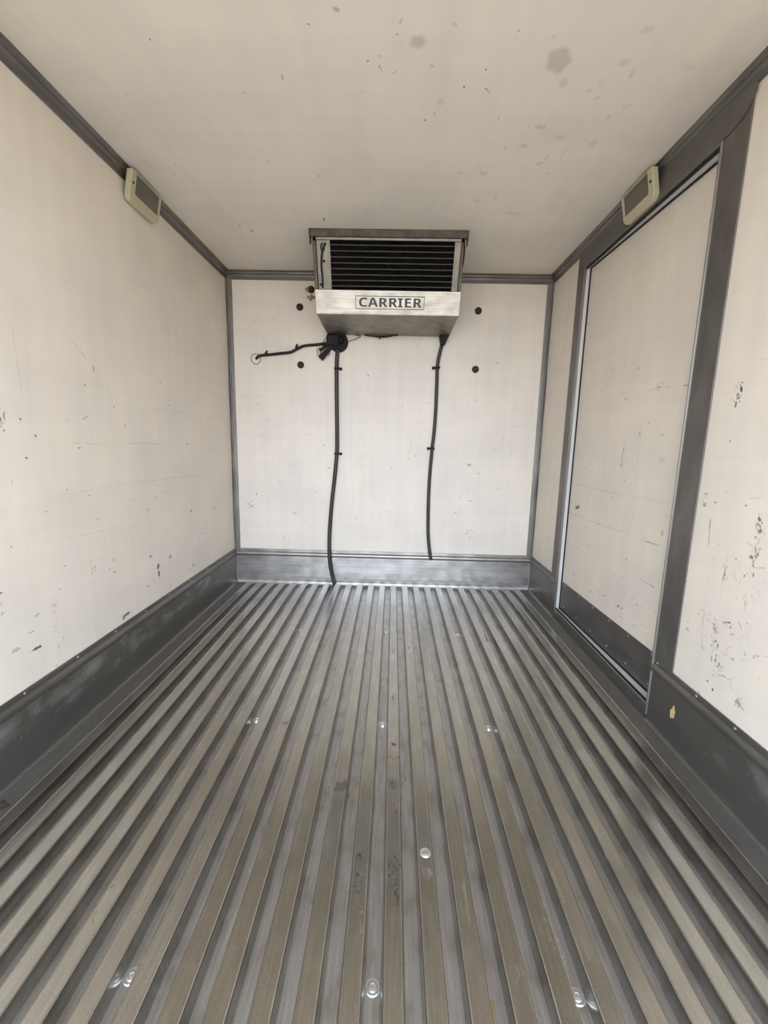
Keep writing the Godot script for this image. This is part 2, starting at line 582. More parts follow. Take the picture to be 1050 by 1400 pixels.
func floor_and_kicks(m: Dictionary) -> void:
	var f := base("floor", Vector3(0, 0, 0), "grey ribbed aluminium floor running from the rear to the bulkhead", "floor", "", "structure")
	var st := start()
	prism(st, [Vector2(-W, -0.12), Vector2(W, -0.12), Vector2(W, 0.0), Vector2(-W, 0.0)], Vector3.ZERO, Vector3.RIGHT, Vector3.UP, Vector3.BACK, L, true)
	part("floor_plate", st, m.valley, f)
	st = start()
	prism(st, [Vector2(-0.900, 0.0), Vector2(-0.8245, 0.0), Vector2(-0.826, 0.007), Vector2(-0.828, 0.008), Vector2(-0.900, 0.008)], Vector3.ZERO, Vector3.RIGHT, Vector3.UP, Vector3.BACK, L, true)
	part("edge_strip", st, m.strip, f)
	st = start()
	prism(st, [Vector2(0.8345, 0.0), Vector2(0.900, 0.0), Vector2(0.900, 0.008), Vector2(0.838, 0.008), Vector2(0.836, 0.007)], Vector3.ZERO, Vector3.RIGHT, Vector3.UP, Vector3.BACK, L, true)
	part("edge_strip", st, m.strip, f)
	for k in range(-13, 12):
		var c := 0.0703 + RIB * k
		st = start()
		var prof: Array = []
		for q in [Vector2(0.0208, 0.0), Vector2(0.0170, 0.0270), Vector2(0.0172, 0.0290), Vector2(0.0162, 0.0302), Vector2(0.0146, 0.0300), Vector2(0.0134, 0.0293)]:
			prof.append(Vector2(c + q.x, q.y))
		for q in [Vector2(0.0134, 0.0293), Vector2(0.0146, 0.0300), Vector2(0.0162, 0.0302), Vector2(0.0172, 0.0290), Vector2(0.0170, 0.0270), Vector2(0.0208, 0.0)]:
			prof.append(Vector2(c - q.x, q.y))
		prism(st, prof, Vector3(0, 0, 0.058), Vector3.RIGHT, Vector3.UP, Vector3.BACK, L - 0.06, true)
		part("floor_rib", st, m.floor, f)
	# countersunk floor screws in the grooves, three to a row
	st = start()
	lathe(st, [Vector2(0.0135, 0.0), Vector2(0.012, 0.0016), Vector2(0.0085, 0.0014), Vector2(0.0075, 0.0036), Vector2(0.0035, 0.0042), Vector2(0.0028, 0.0026), Vector2(0.0, 0.0026)], Vector3.ZERO, Vector3.UP, 18)
	var screw := st.commit()
	for z in [0.64, 1.298, 1.958]:
		for x in [-0.3626, 0.037, 0.370]:
			copy_at(screw, "floor_screw", m.steel, f, Vector3(x, 0.0, z))
	# a dent pushed up in one rib
	st = start()
	lathe(st, [Vector2(0.012, 0.0), Vector2(0.009, 0.0018), Vector2(0.005, 0.0032), Vector2(0.0, 0.0036)], Vector3(0.138, 0.0292, 1.748), Vector3.UP, 14)
	part("dent", st, m.steel, f, "shiny bump on a rib")

	# kick plates with their rounded rails
	var rail: Array = [Vector2(0.0, 0.223), Vector2(0.003, 0.223), Vector2(0.0038, 0.222), Vector2(0.0040, 0.207), Vector2(0.0075, 0.2045), Vector2(0.0115, 0.201), Vector2(0.0135, 0.196), Vector2(0.0130, 0.189), Vector2(0.0105, 0.184), Vector2(0.0060, 0.1800), Vector2(0.0, 0.1800)]
	var kick: Array = [Vector2(0.0, 0.182), Vector2(0.0045, 0.182), Vector2(0.0045, 0.030), Vector2(0.0050, 0.020), Vector2(0.0068, 0.0125), Vector2(0.0095, 0.0098), Vector2(0.0105, 0.0092), Vector2(0.0110, 0.0078), Vector2(0.0, 0.0078)]
	var back_kick: Array = [Vector2(0.0, 0.182), Vector2(0.0045, 0.182), Vector2(0.0045, 0.040), Vector2(0.0055, 0.022), Vector2(0.0085, 0.010), Vector2(0.0135, 0.003), Vector2(0.0180, 0.0015), Vector2(0.0180, 0.0), Vector2(0.0, 0.0)]
	st = start()
	lathe(st, [Vector2(0.0042, 0.0), Vector2(0.0038, 0.0014), Vector2(0.002, 0.0024), Vector2(0.0, 0.0027)], Vector3.ZERO, Vector3.BACK, 12)
	var rivet := st.commit()
	m.rivet_mesh = rivet
	var to_right := Basis(Vector3.UP, PI / 2)      # a rivet whose head looks along +x
	var to_left := Basis(Vector3.UP, -PI / 2)

	# thin lapped edges where the kick plates' feet lie on the floor
	for x in [-W + 0.0105, W - 0.0135]:
		st = start()
		block(st, Vector3(x, 0.0078, 0.02), Vector3(x + 0.003, 0.0098, L), 0.0008)
		part("lap_edge", st, m.lip, f)

	var b := base("baseboard_left", Vector3(-W, 0, L / 2), "dark grey aluminium kick plate and rounded rail along the left wall", "kick plate", "", "structure")
	st = start()
	prism(st, rail, Vector3(-W, 0, 0), Vector3.RIGHT, Vector3.UP, Vector3.BACK, L)
	part("rail", st, m.trim, b)
	st = start()
	prism(st, kick, Vector3(-W, 0, 0), Vector3.RIGHT, Vector3.UP, Vector3.BACK, L)
	part("kick_plate", st, m.side_kick, b)
	for z in [0.23, 0.42, 0.60, 0.79, 0.97, 1.15, 1.33, 1.52]:
		copy_at(rivet, "rivet", m.rivet, b, Vector3(-W + 0.0037, 0.2145, z), to_right)

	b = base("baseboard_back", Vector3(0, 0, 0), "blue-grey aluminium kick plate and rounded rail across the far bulkhead", "kick plate", "", "structure")
	st = start()
	prism(st, rail, Vector3(-W + 0.005, 0, 0), Vector3.BACK, Vector3.UP, Vector3.RIGHT, 2 * W - 0.01)
	part("rail", st, m.kick, b)
	st = start()
	prism(st, back_kick, Vector3(-W + 0.008, 0, 0), Vector3.BACK, Vector3.UP, Vector3.RIGHT, 2 * W - 0.016)
	part("kick_plate", st, m.kick, b)
	for x in [-0.37, -0.20, -0.05, 0.10, 0.23, 0.34, 0.47]:
		copy_at(rivet, "rivet", m.rivet, b, Vector3(x, 0.2145, 0.0037))
	st = start()
	lathe(st, [Vector2(0.0075, 0.0), Vector2(0.0075, 0.003), Vector2(0.0045, 0.006), Vector2(0.0, 0.006)], Vector3(0.283, 0.228, 0.0), Vector3.BACK, 12)
	part("plug", st, m.black, b, "black plug just above the rail")

	b = base("baseboard_right", Vector3(W, 0, 0.2), "short dark kick plate between the bulkhead corner and the side door", "kick plate", "", "structure")
	st = start()
	prism(st, rail, Vector3(W, 0, 0), Vector3.LEFT, Vector3.UP, Vector3.BACK, 0.412)
	part("rail", st, m.trim, b)
	st = start()
	prism(st, kick, Vector3(W, 0, 0), Vector3.LEFT, Vector3.UP, Vector3.BACK, 0.412)
	part("kick_plate", st, m.side_kick, b)

	b = base("baseboard_right", Vector3(W, 0, 2.0), "dark grey kick plate and rounded rail on the near side of the side door", "kick plate", "", "structure")
	st = start()
	prism(st, rail, Vector3(W, 0, 1.238), Vector3.LEFT, Vector3.UP, Vector3.BACK, L - 1.238)
	part("rail", st, m.trim, b)
	st = start()
	prism(st, kick, Vector3(W, 0, 1.238), Vector3.LEFT, Vector3.UP, Vector3.BACK, L - 1.238)
	part("kick_plate", st, m.side_kick, b)
	for z in [1.255, 1.43, 1.565, 1.70]:
		copy_at(rivet, "rivet", m.rivet, b, Vector3(W - 0.0037, 0.2145, z), to_left)


func trims(m: Dictionary) -> void:
	# cove angle between ceiling and wall: x out from the wall, y down from the ceiling
	var cove: Array = [Vector2(0, 0), Vector2(0.0225, 0), Vector2(0.0225, 0.0030), Vector2(0.0190, 0.0045), Vector2(0.0140, 0.0075), Vector2(0.0120, 0.0135), Vector2(0.0128, 0.0165), Vector2(0.0105, 0.0185), Vector2(0.0070, 0.0215), Vector2(0.0048, 0.0270), Vector2(0.0042, 0.0430), Vector2(0.0030, 0.0440), Vector2(0, 0.0440)]
	var st := start()
	prism(st, cove, Vector3(-W, H, 0), Vector3.RIGHT, Vector3.DOWN, Vector3.BACK, L)
	single("trim_1", st, m.trim, "grey aluminium cove strip along the top of the left wall", "trim", "", "structure")
	st = start()
	prism(st, cove, Vector3(W, H, 0), Vector3.LEFT, Vector3.DOWN, Vector3.BACK, L)
	single("trim_2", st, m.trim, "grey aluminium cove strip along the top of the right wall above the door header", "trim", "", "structure")
	st = start()
	prism(st, cove, Vector3(-W + 0.004, H, 0), Vector3.BACK, Vector3.DOWN, Vector3.RIGHT, 2 * W - 0.008)
	single("trim_3", st, m.trim, "grey aluminium cove strip along the top of the bulkhead, passing behind the cooling unit", "trim", "", "structure")
	# upright corner angles of the bulkhead: x along the bulkhead, y out from it
	var corner: Array = [Vector2(0, 0), Vector2(0.031, 0), Vector2(0.031, 0.0030), Vector2(0.0295, 0.0040), Vector2(0.0140, 0.0045), Vector2(0.0125, 0.0095), Vector2(0.0085, 0.0115), Vector2(0.0055, 0.0085), Vector2(0.0040, 0.0130), Vector2(0.0035, 0.0200), Vector2(0, 0.0200)]
	st = start()
	prism(st, corner, Vector3(-W, 0.2, 0), Vector3.RIGHT, Vector3.BACK, Vector3.UP, H - 0.235)
	single("trim_4", st, m.corner, "upright aluminium corner strip at the left end of the bulkhead", "trim", "", "structure")
	st = start()
	prism(st, corner, Vector3(W, 0.2, 0), Vector3.LEFT, Vector3.BACK, Vector3.UP, H - 0.235)
	single("trim_5", st, m.corner, "upright aluminium corner strip at the right end of the bulkhead", "trim", "", "structure")


func door(m: Dictionary) -> void:
	var z0 := 0.415
	var z1 := 1.235
	var y0 := 0.055
	var y1 := 1.683
	var t := base("trim_6", Vector3(W, 0, (z0 + z1) / 2), "grey metal frame of the side door with broad flat posts and a deep header", "door frame", "", "structure")
	var st := start()
	block(st, Vector3(W - 0.004, 0.2235, 0.340), Vector3(W, 1.750, 0.411), 0.0012)
	part("door_post", st, m.post, t)
	st = start()
	block(st, Vector3(W - 0.004, 0.2235, 1.238), Vector3(W, 1.748, 1.326), 0.0012)
	part("door_post", st, m.post, t)
	# header plate, its near lower corner cut round where it laps over the post
	var head: Array = [Vector2(0.352, 1.752), Vector2(0.352, 1.690), Vector2(0.412, y1 + 0.002), Vector2(1.237, y1 + 0.002), Vector2(1.262, 1.686), Vector2(1.288, 1.693), Vector2(1.310, 1.705), Vector2(1.326, 1.719), Vector2(1.333, 1.733), Vector2(1.334, 1.752)]
	st = start()
	prism(st, head, Vector3(W - 0.0075, 0, 0), Vector3.BACK, Vector3.UP, Vector3.RIGHT, 0.0032)
	part("header", st, m.post, t)
	# rounded lips round the opening
	st = start()
	block(st, Vector3(W - 0.008, y0 + 0.005, z0 - 0.004), Vector3(W + 0.004, y1, z0 + 0.004), 0.0028)
	part("edge_lip", st, m.lip, t, "paler narrow edge of the frame")
	st = start()
	block(st, Vector3(W - 0.009, y0 - 0.03, z1 - 0.004), Vector3(W + 0.004, y1, z1 + 0.005), 0.0028)
	part("edge_lip", st, m.lip, t, "paler narrow edge of the frame")
	st = start()
	block(st, Vector3(W - 0.008, y1 - 0.003, z0 - 0.004), Vector3(W + 0.004, y1 + 0.004, z1 + 0.004), 0.0025)
	part("edge_lip", st, m.post, t)
	st = start()
	block(st, Vector3(W - 0.003, 0.008, z0 - 0.003), Vector3(W + 0.002, y0, z1 + 0.003), 0.001)
	part("sill_face", st, m.side_kick, t)
	# liners of the opening, with a black seal along the outer edge
	for s in [[Vector3(W + 0.004, y0, z0), Vector3(W + 0.050, y0 + 0.003, z1)], [Vector3(W + 0.004, y1 - 0.003, z0), Vector3(W + 0.050, y1, z1)], [Vector3(W + 0.004, y0, z0), Vector3(W + 0.050, y1, z0 + 0.003)], [Vector3(W + 0.004, y0, z1 - 0.003), Vector3(W + 0.050, y1, z1)]]:
		st = start()
		block(st, s[0], s[1], 0.0005)
		if s[0].z == z0 and s[1].z < z1:
			part("jamb_liner", st, m.rubber, t)
		else:
			part("jamb_liner", st, m.white_trim, t, "pale liner of the opening")
	for s in [[y0, y0 + 0.0065, z0, z1], [y1 - 0.009, y1, z0, z1], [y0, y1, z1 - 0.0065, z1]]:
		st = start()
		block(st, Vector3(W + 0.001, s[0], s[2]), Vector3(W + 0.010, s[1], s[3]), 0.0015)
		part("seal", st, m.gasket, t, "black rubber seal")
	st = start()
	block(st, Vector3(W - 0.006, 1.49, 1.226), Vector3(W + 0.006, 1.508, 1.234), 0.002)
	part("bumper", st, m.black, t, "small black bumper on the near lip")

	# the leaf hangs at the far jamb and stands a little deeper in the opening at its near edge
	var hinge := Vector3(W + 0.024, y0, z0 + 0.004)
	var d := base("door_1", hinge, "off-white side door leaf with a dark metal kick panel, set back in the right wall", "door", "", "structure")
	d.rotation.y = 0.022
	st = start()
	slab(st, Vector3(hinge.x, y0 + 0.004, z0 + 0.004), Vector3(hinge.x + 0.040, y1 - 0.004, z1 - 0.0045), 2, 1, H)
	part("door_leaf", st, m.right, d)
	for s in [[y0 + 0.003, y0 + 0.009, z0 + 0.0035, z1 - 0.0045], [y1 - 0.009, y1 - 0.003, z0 + 0.0035, z1 - 0.0045], [y0 + 0.003, y1 - 0.003, z0 + 0.0035, z0 + 0.0065], [y0 + 0.003, y1 - 0.003, z1 - 0.011, z1 - 0.005]]:
		st = start()
		block(st, Vector3(hinge.x - 0.006, s[0], s[2]), Vector3(hinge.x + 0.001, s[1], s[3]), 0.0015)
		part("seal", st, m.gasket, d, "black rubber seal round the leaf")
	st = start()
	block(st, Vector3(hinge.x - 0.0025, y0 + 0.010, z0 + 0.007), Vector3(hinge.x, 0.205, z1 - 0.011), 0.0008)
	var kp := part("kick_panel", st, m.post, d, "dark grey metal panel along the foot of the door")
	for k in 6:
		for y in [0.195, 0.088]:
			copy_at(m.rivet_mesh, "rivet", m.rivet, kp, Vector3(hinge.x - 0.0024, y, 0.47 + k * 0.138), Basis(Vector3.UP, -PI / 2))


func cooling_unit(m: Dictionary) -> void:
	var x0 := -0.333
	var x1 := 0.341
	var u := base("cooling_unit", Vector3(0.004, 1.465, 0.0), "slim metal refrigeration unit with a slatted black grille, hung under the ceiling on the bulkhead", "cooling unit")
	var st := start()
	block(st, Vector3(x0 - 0.010, H - 0.005, 0.0), Vector3(x1 + 0.010, H - 0.0002, 0.497), 0.001)
	part("mounting_plate", st, m.dull, u)
	# front hood: a bent lip under the plate
	st = start()
	prism(st, [Vector2(0.494, H - 0.005), Vector2(0.497, H - 0.005), Vector2(0.4800, H - 0.024), Vector2(0.4690, H - 0.024), Vector2(0.4690, H - 0.021), Vector2(0.4780, H - 0.021)], Vector3(x0 - 0.008, 0, 0), Vector3.BACK, Vector3.UP, Vector3.RIGHT, x1 - x0 + 0.016)
	part("hood", st, m.dull, u)
	for s in [x0 - 0.012, x1 + 0.009]:   # ears at the ends of the hood
		st = start()
		prism(st, [Vector2(0.440, H - 0.005), Vector2(0.499, H - 0.005), Vector2(0.497, H - 0.014), Vector2(0.470, H - 0.052), Vector2(0.452, H - 0.050)], Vector3(s, 0, 0), Vector3.BACK, Vector3.UP, Vector3.RIGHT, 0.003)
		part("hood_ear", st, m.dull, u)
	# side sheets
	for s in [x0 - 0.003, x1]:
		st = start()
		prism(st, [Vector2(0.0005, H - 0.005), Vector2(0.0005, 1.470), Vector2(0.352, 1.484), Vector2(0.388, 1.578), Vector2(0.470, H - 0.005)], Vector3(s, 0, 0), Vector3.BACK, Vector3.UP, Vector3.RIGHT, 0.003)
		part("side_panel", st, m.dull, u)
	# edge angles of the side sheets, standing on the lean
	for s in [[x0 - 0.001, x0 + 0.012], [x1 - 0.012, x1 + 0.001]]:
		st = start()
		front_bar(st, s[0], s[1], 1.580, 1.760, -0.004, 0.006, 0.001)
		part("edge_angle", st, m.dull, u)
	st = start()
	front_bar(st, x0 + 0.012, x1 - 0.012, 1.7625, 1.7755, -0.02, 0.002, 0.002)
	part("top_rail", st, m.unit, u, "pale rail along the top of the grille")
	# end plates beside the grille
	for s in [[x0 + 0.012, -0.2585], [0.3005, x1 - 0.012]]:
		st = start()
		front_bar(st, s[0], s[1], 1.578, 1.763, -0.014, -0.010, 0.001)
		part("end_plate", st, m.unit, u)
		st = start()
		var e: float = s[1] - 0.006 if s[0] < 0.0 else s[0] - 0.001
		front_bar(st, e, e + 0.007, 1.578, 1.763, -0.03, -0.002, 0.001)
		part("grille_jamb", st, m.unit, u)
	# unseen coil fins, packed close to darken the grille, and the slats before them
	st = start()
	var fin := x0 + 0.022
	while fin < x1 - 0.022:
		front_bar(st, fin, fin + 0.0004, 1.52, 1.768, -0.125, -0.032, 0.0001)
		fin += 0.0042
	var fins := part("coil_fins", st, m.coil, u, "close vertical fins, unseen behind the slats, that keep the grille dark")
	fins.set_meta("kind", "stuff")
	st = start()
	front_bar(st, x0 + 0.004, x1 - 0.004, 1.51, 1.765, -0.132, -0.126, 0.001)
	part("coil_backing", st, m.coil, u)
	for k in 8:
		st = start()
		var y := 1.746 - 0.0218 * k
		front_bar(st, -0.2575, 0.3000, y - 0.0025, y + 0.0025, -0.022, -0.006, 0.0015)
		part("grille_slat", st, m.slat, u)
	# bright front panel and the pan underneath
	st = start()
	front_bar(st, x0 - 0.004, x1 + 0.004, 1.483, 1.579, -0.002, 0.003, 0.001)
	part("front_panel", st, m.bright, u, "bright brushed panel under the grille")
	st = start()
	prism(st, [Vector2(0.354, 1.4835), Vector2(0.3535, 1.4805), Vector2(0.012, 1.4665), Vector2(0.012, 1.4700), Vector2(0.345, 1.4850)], Vector3(x0, 0, 0), Vector3.BACK, Vector3.UP, Vector3.RIGHT, x1 - x0)
	part("drip_pan", st, m.unit, u)
	# outlet of the pan at its right end
	st = start()
	prism(st, [Vector2(0.286, 1.468), Vector2(0.340, 1.468), Vector2(0.322, 1.424), Vector2(0.312, 1.416), Vector2(0.296, 1.420)], Vector3(0, 0, 0.012), Vector3.RIGHT, Vector3.UP, Vector3.BACK, 0.035)
	part("drain_outlet", st, m.black, u, "dark tapered drain outlet")
	# name plate
	st = start()
	front_bar(st, -0.147, 0.177, 1.5055, 1.5560, 0.003, 0.0042, 0.0005)
	var plate := part("name_plate", st, m.bright, u, "silver plate with a thin dark border")
	st = start()
	for s in [[-0.1475, 0.1775, 1.5545, 1.5572], [-0.1475, 0.1775, 1.5042, 1.5069], [-0.1475, -0.1450, 1.5042, 1.5572], [0.1750, 0.1775, 1.5042, 1.5572]]:
		front_bar(st, s[0], s[1], s[2], s[3], 0.0035, 0.0052, 0.0003)
	part("border", st, m.ink, plate)
	var font := SystemFont.new()
	font.font_names = PackedStringArray(["Droid Sans"])
	font.font_weight = 700
	var words := TextMesh.new()
	words.text = "CARRIER"
	words.font = font
	words.font_size = 64
	words.pixel_size = 0.001
	words.depth = 0.0016
	words.curve_step = 1.0
	var size := words.get_aabb().size
	var lettering := copy_at(words, "lettering", m.ink, plate, on_front(0.015, 1.5308, 0.0046))
	lettering.basis = Basis(Vector3.RIGHT * (0.296 / size.x), RISE * (0.0395 / size.y), LEAN)
	# lead and its ties on the left end plate
	st = start()
	tube(st, [on_front(-0.277, 1.752, -0.004), on_front(-0.288, 1.735, 0.001), on_front(-0.297, 1.705, 0.002), on_front(-0.301, 1.665, 0.000), on_front(-0.299, 1.625, 0.000), on_front(-0.300, 1.584, -0.003)], 0.0042, 8, 5)
	tube(st, [on_front(-0.292, 1.752, -0.005), on_front(-0.2985, 1.742, 0.0), on_front(-0.296, 1.722, 0.001), on_front(-0.286, 1.728, -0.002), on_front(-0.283, 1.750, -0.006)], 0.0028, 8, 5)
	part("sensor_lead", st, m.cable, u, "dark lead curving down the left end plate")
	st = start()
	lathe(st, [Vector2(0.006, 0.0), Vector2(0.005, 0.003), Vector2(0.0, 0.004)], on_front(-0.2885, 1.686, -0.010), LEAN, 10)
	part("clip_screw", st, m.black, u)
	st = start()
	lathe(st, [Vector2(0.006, 0.0), Vector2(0.005, 0.006), Vector2(0.0, 0.007)], on_front(-0.309, 1.598, -0.010), LEAN, 10)
	part("clip_screw", st, m.black, u)
	st = start()
	tube(st, [on_front(x1 - 0.004, 1.765, 0.006), on_front(x1 + 0.001, 1.735, 0.008), on_front(x1 + 0.001, 1.700, 0.007), on_front(x1, 1.675, 0.002)], 0.0036, 8, 4)
	part("edge_lead", st, m.cable, u, "dark lead along the upper right edge")


func pipes(m: Dictionary) -> void:
	# left drain hose
	var h := base("drain_hose", Vector3(-0.285, 0.01, 0.02), "long dark rubber drain hose, the left one, hanging from the wire loom to the floor", "hose", "drain hoses on the bulkhead")
	var st := start()
	tube(st, [Vector3(-0.277, 1.398, 0.016), Vector3(-0.280, 1.36, 0.014), Vector3(-0.283, 1.30, 0.013), Vector3(-0.283, 1.20, 0.013), Vector3(-0.281, 1.06, 0.013), Vector3(-0.279, 0.92, 0.013), Vector3(-0.280, 0.808, 0.013), Vector3(-0.293, 0.66, 0.014), Vector3(-0.307, 0.53, 0.015), Vector3(-0.317, 0.40, 0.017), Vector3(-0.3215, 0.30, 0.021), Vector3(-0.3210, 0.21, 0.0255), Vector3(-0.317, 0.14, 0.0225), Vector3(-0.305, 0.07, 0.020), Vector3(-0.288, 0.012, 0.026)], 0.0115, 14, 6)
	part("hose_pipe", st, m.hose, h)
	for q in [[-0.2825, 1.285, 1.0], [-0.280, 0.808, 1.0]]:
		hose_clip(h, m, q[0], q[1], q[2])
	# right drain hose
	h = base("drain_hose", Vector3(0.30, 0.19, 0.02), "thinner dark drain hose, the right one, running down from the drain outlet to the rail", "hose", "drain hoses on the bulkhead")
	st = start()
	tube(st, [Vector3(0.303, 1.416, 0.026), Vector3(0.299, 1.400, 0.022), Vector3(0.289, 1.345, 0.013), Vector3(0.285, 1.29, 0.0115), Vector3(0.286, 1.20, 0.0115), Vector3(0.286, 1.07, 0.0115), Vector3(0.281, 0.935, 0.0115), Vector3(0.274, 0.845, 0.0115), Vector3(0.266, 0.68, 0.0115), Vector3(0.265, 0.52, 0.013), Vector3(0.270, 0.35, 0.017), Vector3(0.280, 0.26, 0.021), Vector3(0.293, 0.186, 0.0255)], 0.0098, 14, 6)
	part("hose_pipe", st, m.hose, h)
	for q in [[0.285, 1.300, -1.0], [0.274, 0.850, -1.0]]:
		hose_clip(h, m, q[0], q[1], q[2])
	# lead from the hole in the bulkhead to the unit
	var c := base("power_cable", Vector3(-0.74, 1.33, 0.0), "short black cable wavering from the sealed hole at left to the cooling unit", "cable")
	st = start()
	tube(st, [Vector3(-0.743, 1.333, -0.004), Vector3(-0.735, 1.338, 0.008), Vector3(-0.715, 1.348, 0.009), Vector3(-0.67, 1.353, 0.009), Vector3(-0.60, 1.362, 0.009), Vector3(-0.545, 1.369, 0.009), Vector3(-0.505, 1.389, 0.009), Vector3(-0.465, 1.405, 0.009), Vector3(-0.40, 1.412, 0.010), Vector3(-0.340, 1.419, 0.016)], 0.0078, 12, 6)
	part("cable_sheath", st, m.cable, c)
	for q in [Vector3(-0.683, 1.362, 0.0), Vector3(-0.510, 1.401, 0.0)]:
		st = start()
		block(st, q + Vector3(-0.007, -0.013, 0.0005), q + Vector3(0.007, 0.004, 0.019), 0.003)
		lathe(st, [Vector2(0.006, 0.0), Vector2(0.005, 0.006), Vector2(0.0, 0.007)], q + Vector3(0.001, 0.010, 0.0), Vector3.BACK, 10)
		part("cable_clip", st, m.black, c)
	# ring of sealant round the hole
	st = start()
	var ring: Array = []
	for k in 33:
		var a := TAU * k / 32.0
		var r := 0.0275 + 0.0012 * sin(a * 3.0)
		ring.append(Vector3(-0.745 + r * cos(a), 1.331 + r * sin(a), 0.001))
	tube(st, ring, 0.0036, 8, 2)
	single("sealant_ring", st, m.sealant, "thin ring of sealant round the cable hole at the left of the bulkhead", "sealant")
	# loom under the left end of the unit
	var w := base("wire_loom", Vector3(-0.285, 1.38, 0.0), "tangle of black wires, coiled loops and plugs under the left corner of the cooling unit", "wires")
	st = start()
	for lap in 4:
		var pts: Array = []
		for k in 17:
			var a := TAU * k / 16.0 + 0.6 * lap
			var r := 0.047 - 0.006 * lap
			pts.append(Vector3(-0.272 + 0.003 * lap + r * cos(a), 1.425 + 0.003 * lap + r * sin(a), 0.012 + 0.010 * lap + 0.003 * sin(a * 2.0)))
		tube(st, pts, 0.0062 if lap < 2 else 0.0048, 8, 3)
	part("coiled_cable", st, m.cable, w)
	st = start()
	block(st, Vector3(-0.338, 1.400, 0.004), Vector3(-0.262, 1.4665, 0.046), 0.010)
	block(st, Vector3(-0.275, 1.418, 0.003), Vector3(-0.240, 1.458, 0.034), 0.008)
	part("junction_boot", st, m.black, w)
	st = start()
	var slant := Transform3D(Basis(Vector3.BACK, -0.72), Vector3(-0.335, 1.378, 0.022))
	block(st, Vector3(-0.012, -0.050, -0.012), Vector3(0.012, 0.040, 0.012), 0.004, slant)
	block(st, Vector3(-0.015, -0.058, -0.014), Vector3(0.015, -0.028, 0.014), 0.003, slant)
	part("plug", st, m.black, w, "black plug hanging down to the left")
	slant = Transform3D(Basis(Vector3.BACK, -0.95), Vector3(-0.362, 1.392, 0.020))
	st = start()
	block(st, Vector3(-0.006, -0.022, -0.006), Vector3(0.006, 0.040, 0.006), 0.002, slant)
	part("plug", st, m.black, w)
	st = start()
	tube(st, [Vector3(-0.335, 1.455, 0.02), Vector3(-0.356, 1.430, 0.016), Vector3(-0.360, 1.405, 0.014), Vector3(-0.350, 1.385, 0.014)], 0.0016, 6, 5)
	for c2 in [[-0.381, 1.375, 0.019], [-0.366, 1.373, 0.015], [-0.336, 1.372, 0.017]]:
		var loop: Array = []
		for k in 13:
			var a := TAU * k / 12.0
			loop.append(Vector3(c2[0] + c2[2] * cos(a) * 0.7, c2[1] + c2[2] * sin(a), 0.010 + 0.004 * sin(a)))
		tube(st, loop, 0.0017, 6, 3)
	part("thin_wire", st, m.cable, w, "thin wire loops")
	# thin wires hanging out from under the pan
	st = start()
	tube(st, [Vector3(-0.235, 1.425, 0.02), Vector3(-0.20, 1.438, 0.012), Vector3(-0.165, 1.452, 0.010), Vector3(-0.150, 1.461, 0.012), Vector3(-0.180, 1.466, 0.02)], 0.0017, 6, 6)
	single("thin_wire", st, m.cable, "single hair-thin black wire curving right from the wire loom", "wire")
	st = start()
	tube(st, [Vector3(-0.128, 1.4665, 0.024), Vector3(-0.100, 1.461, 0.026), Vector3(-0.060, 1.4590, 0.028), Vector3(-0.010, 1.4600, 0.030), Vector3(0.030, 1.4625, 0.032), Vector3(0.060, 1.4650, 0.034)], 0.0036, 8, 5)
	tube(st, [Vector3(-0.080, 1.461, 0.018), Vector3(-0.045, 1.4565, 0.018), Vector3(-0.010, 1.4575, 0.018), Vector3(0.024, 1.4630, 0.018)], 0.0032, 8, 5)
	block(st, Vector3(-0.046, 1.444, 0.014), Vector3(-0.039, 1.457, 0.022), 0.002)
	single("sagging_wires", st, m.cable, "two black wires running close together just below the middle of the cooling unit", "wire")


func hose_clip(h: Node3D, m: Dictionary, x: float, y: float, side: float) -> void:
	var st := start()
	block(st, Vector3(x - 0.0145, y - 0.006, 0.0004), Vector3(x + 0.0145, y + 0.006, 0.027), 0.004)
	lathe(st, [Vector2(0.0085, 0.0), Vector2(0.0085, 0.010), Vector2(0.005, 0.014), Vector2(0.0, 0.014)], Vector3(x + side * 0.022, y - 0.001, 0.0), Vector3.BACK, 12)
	part("hose_clip", st, m.black, h, "black clip with its pin")


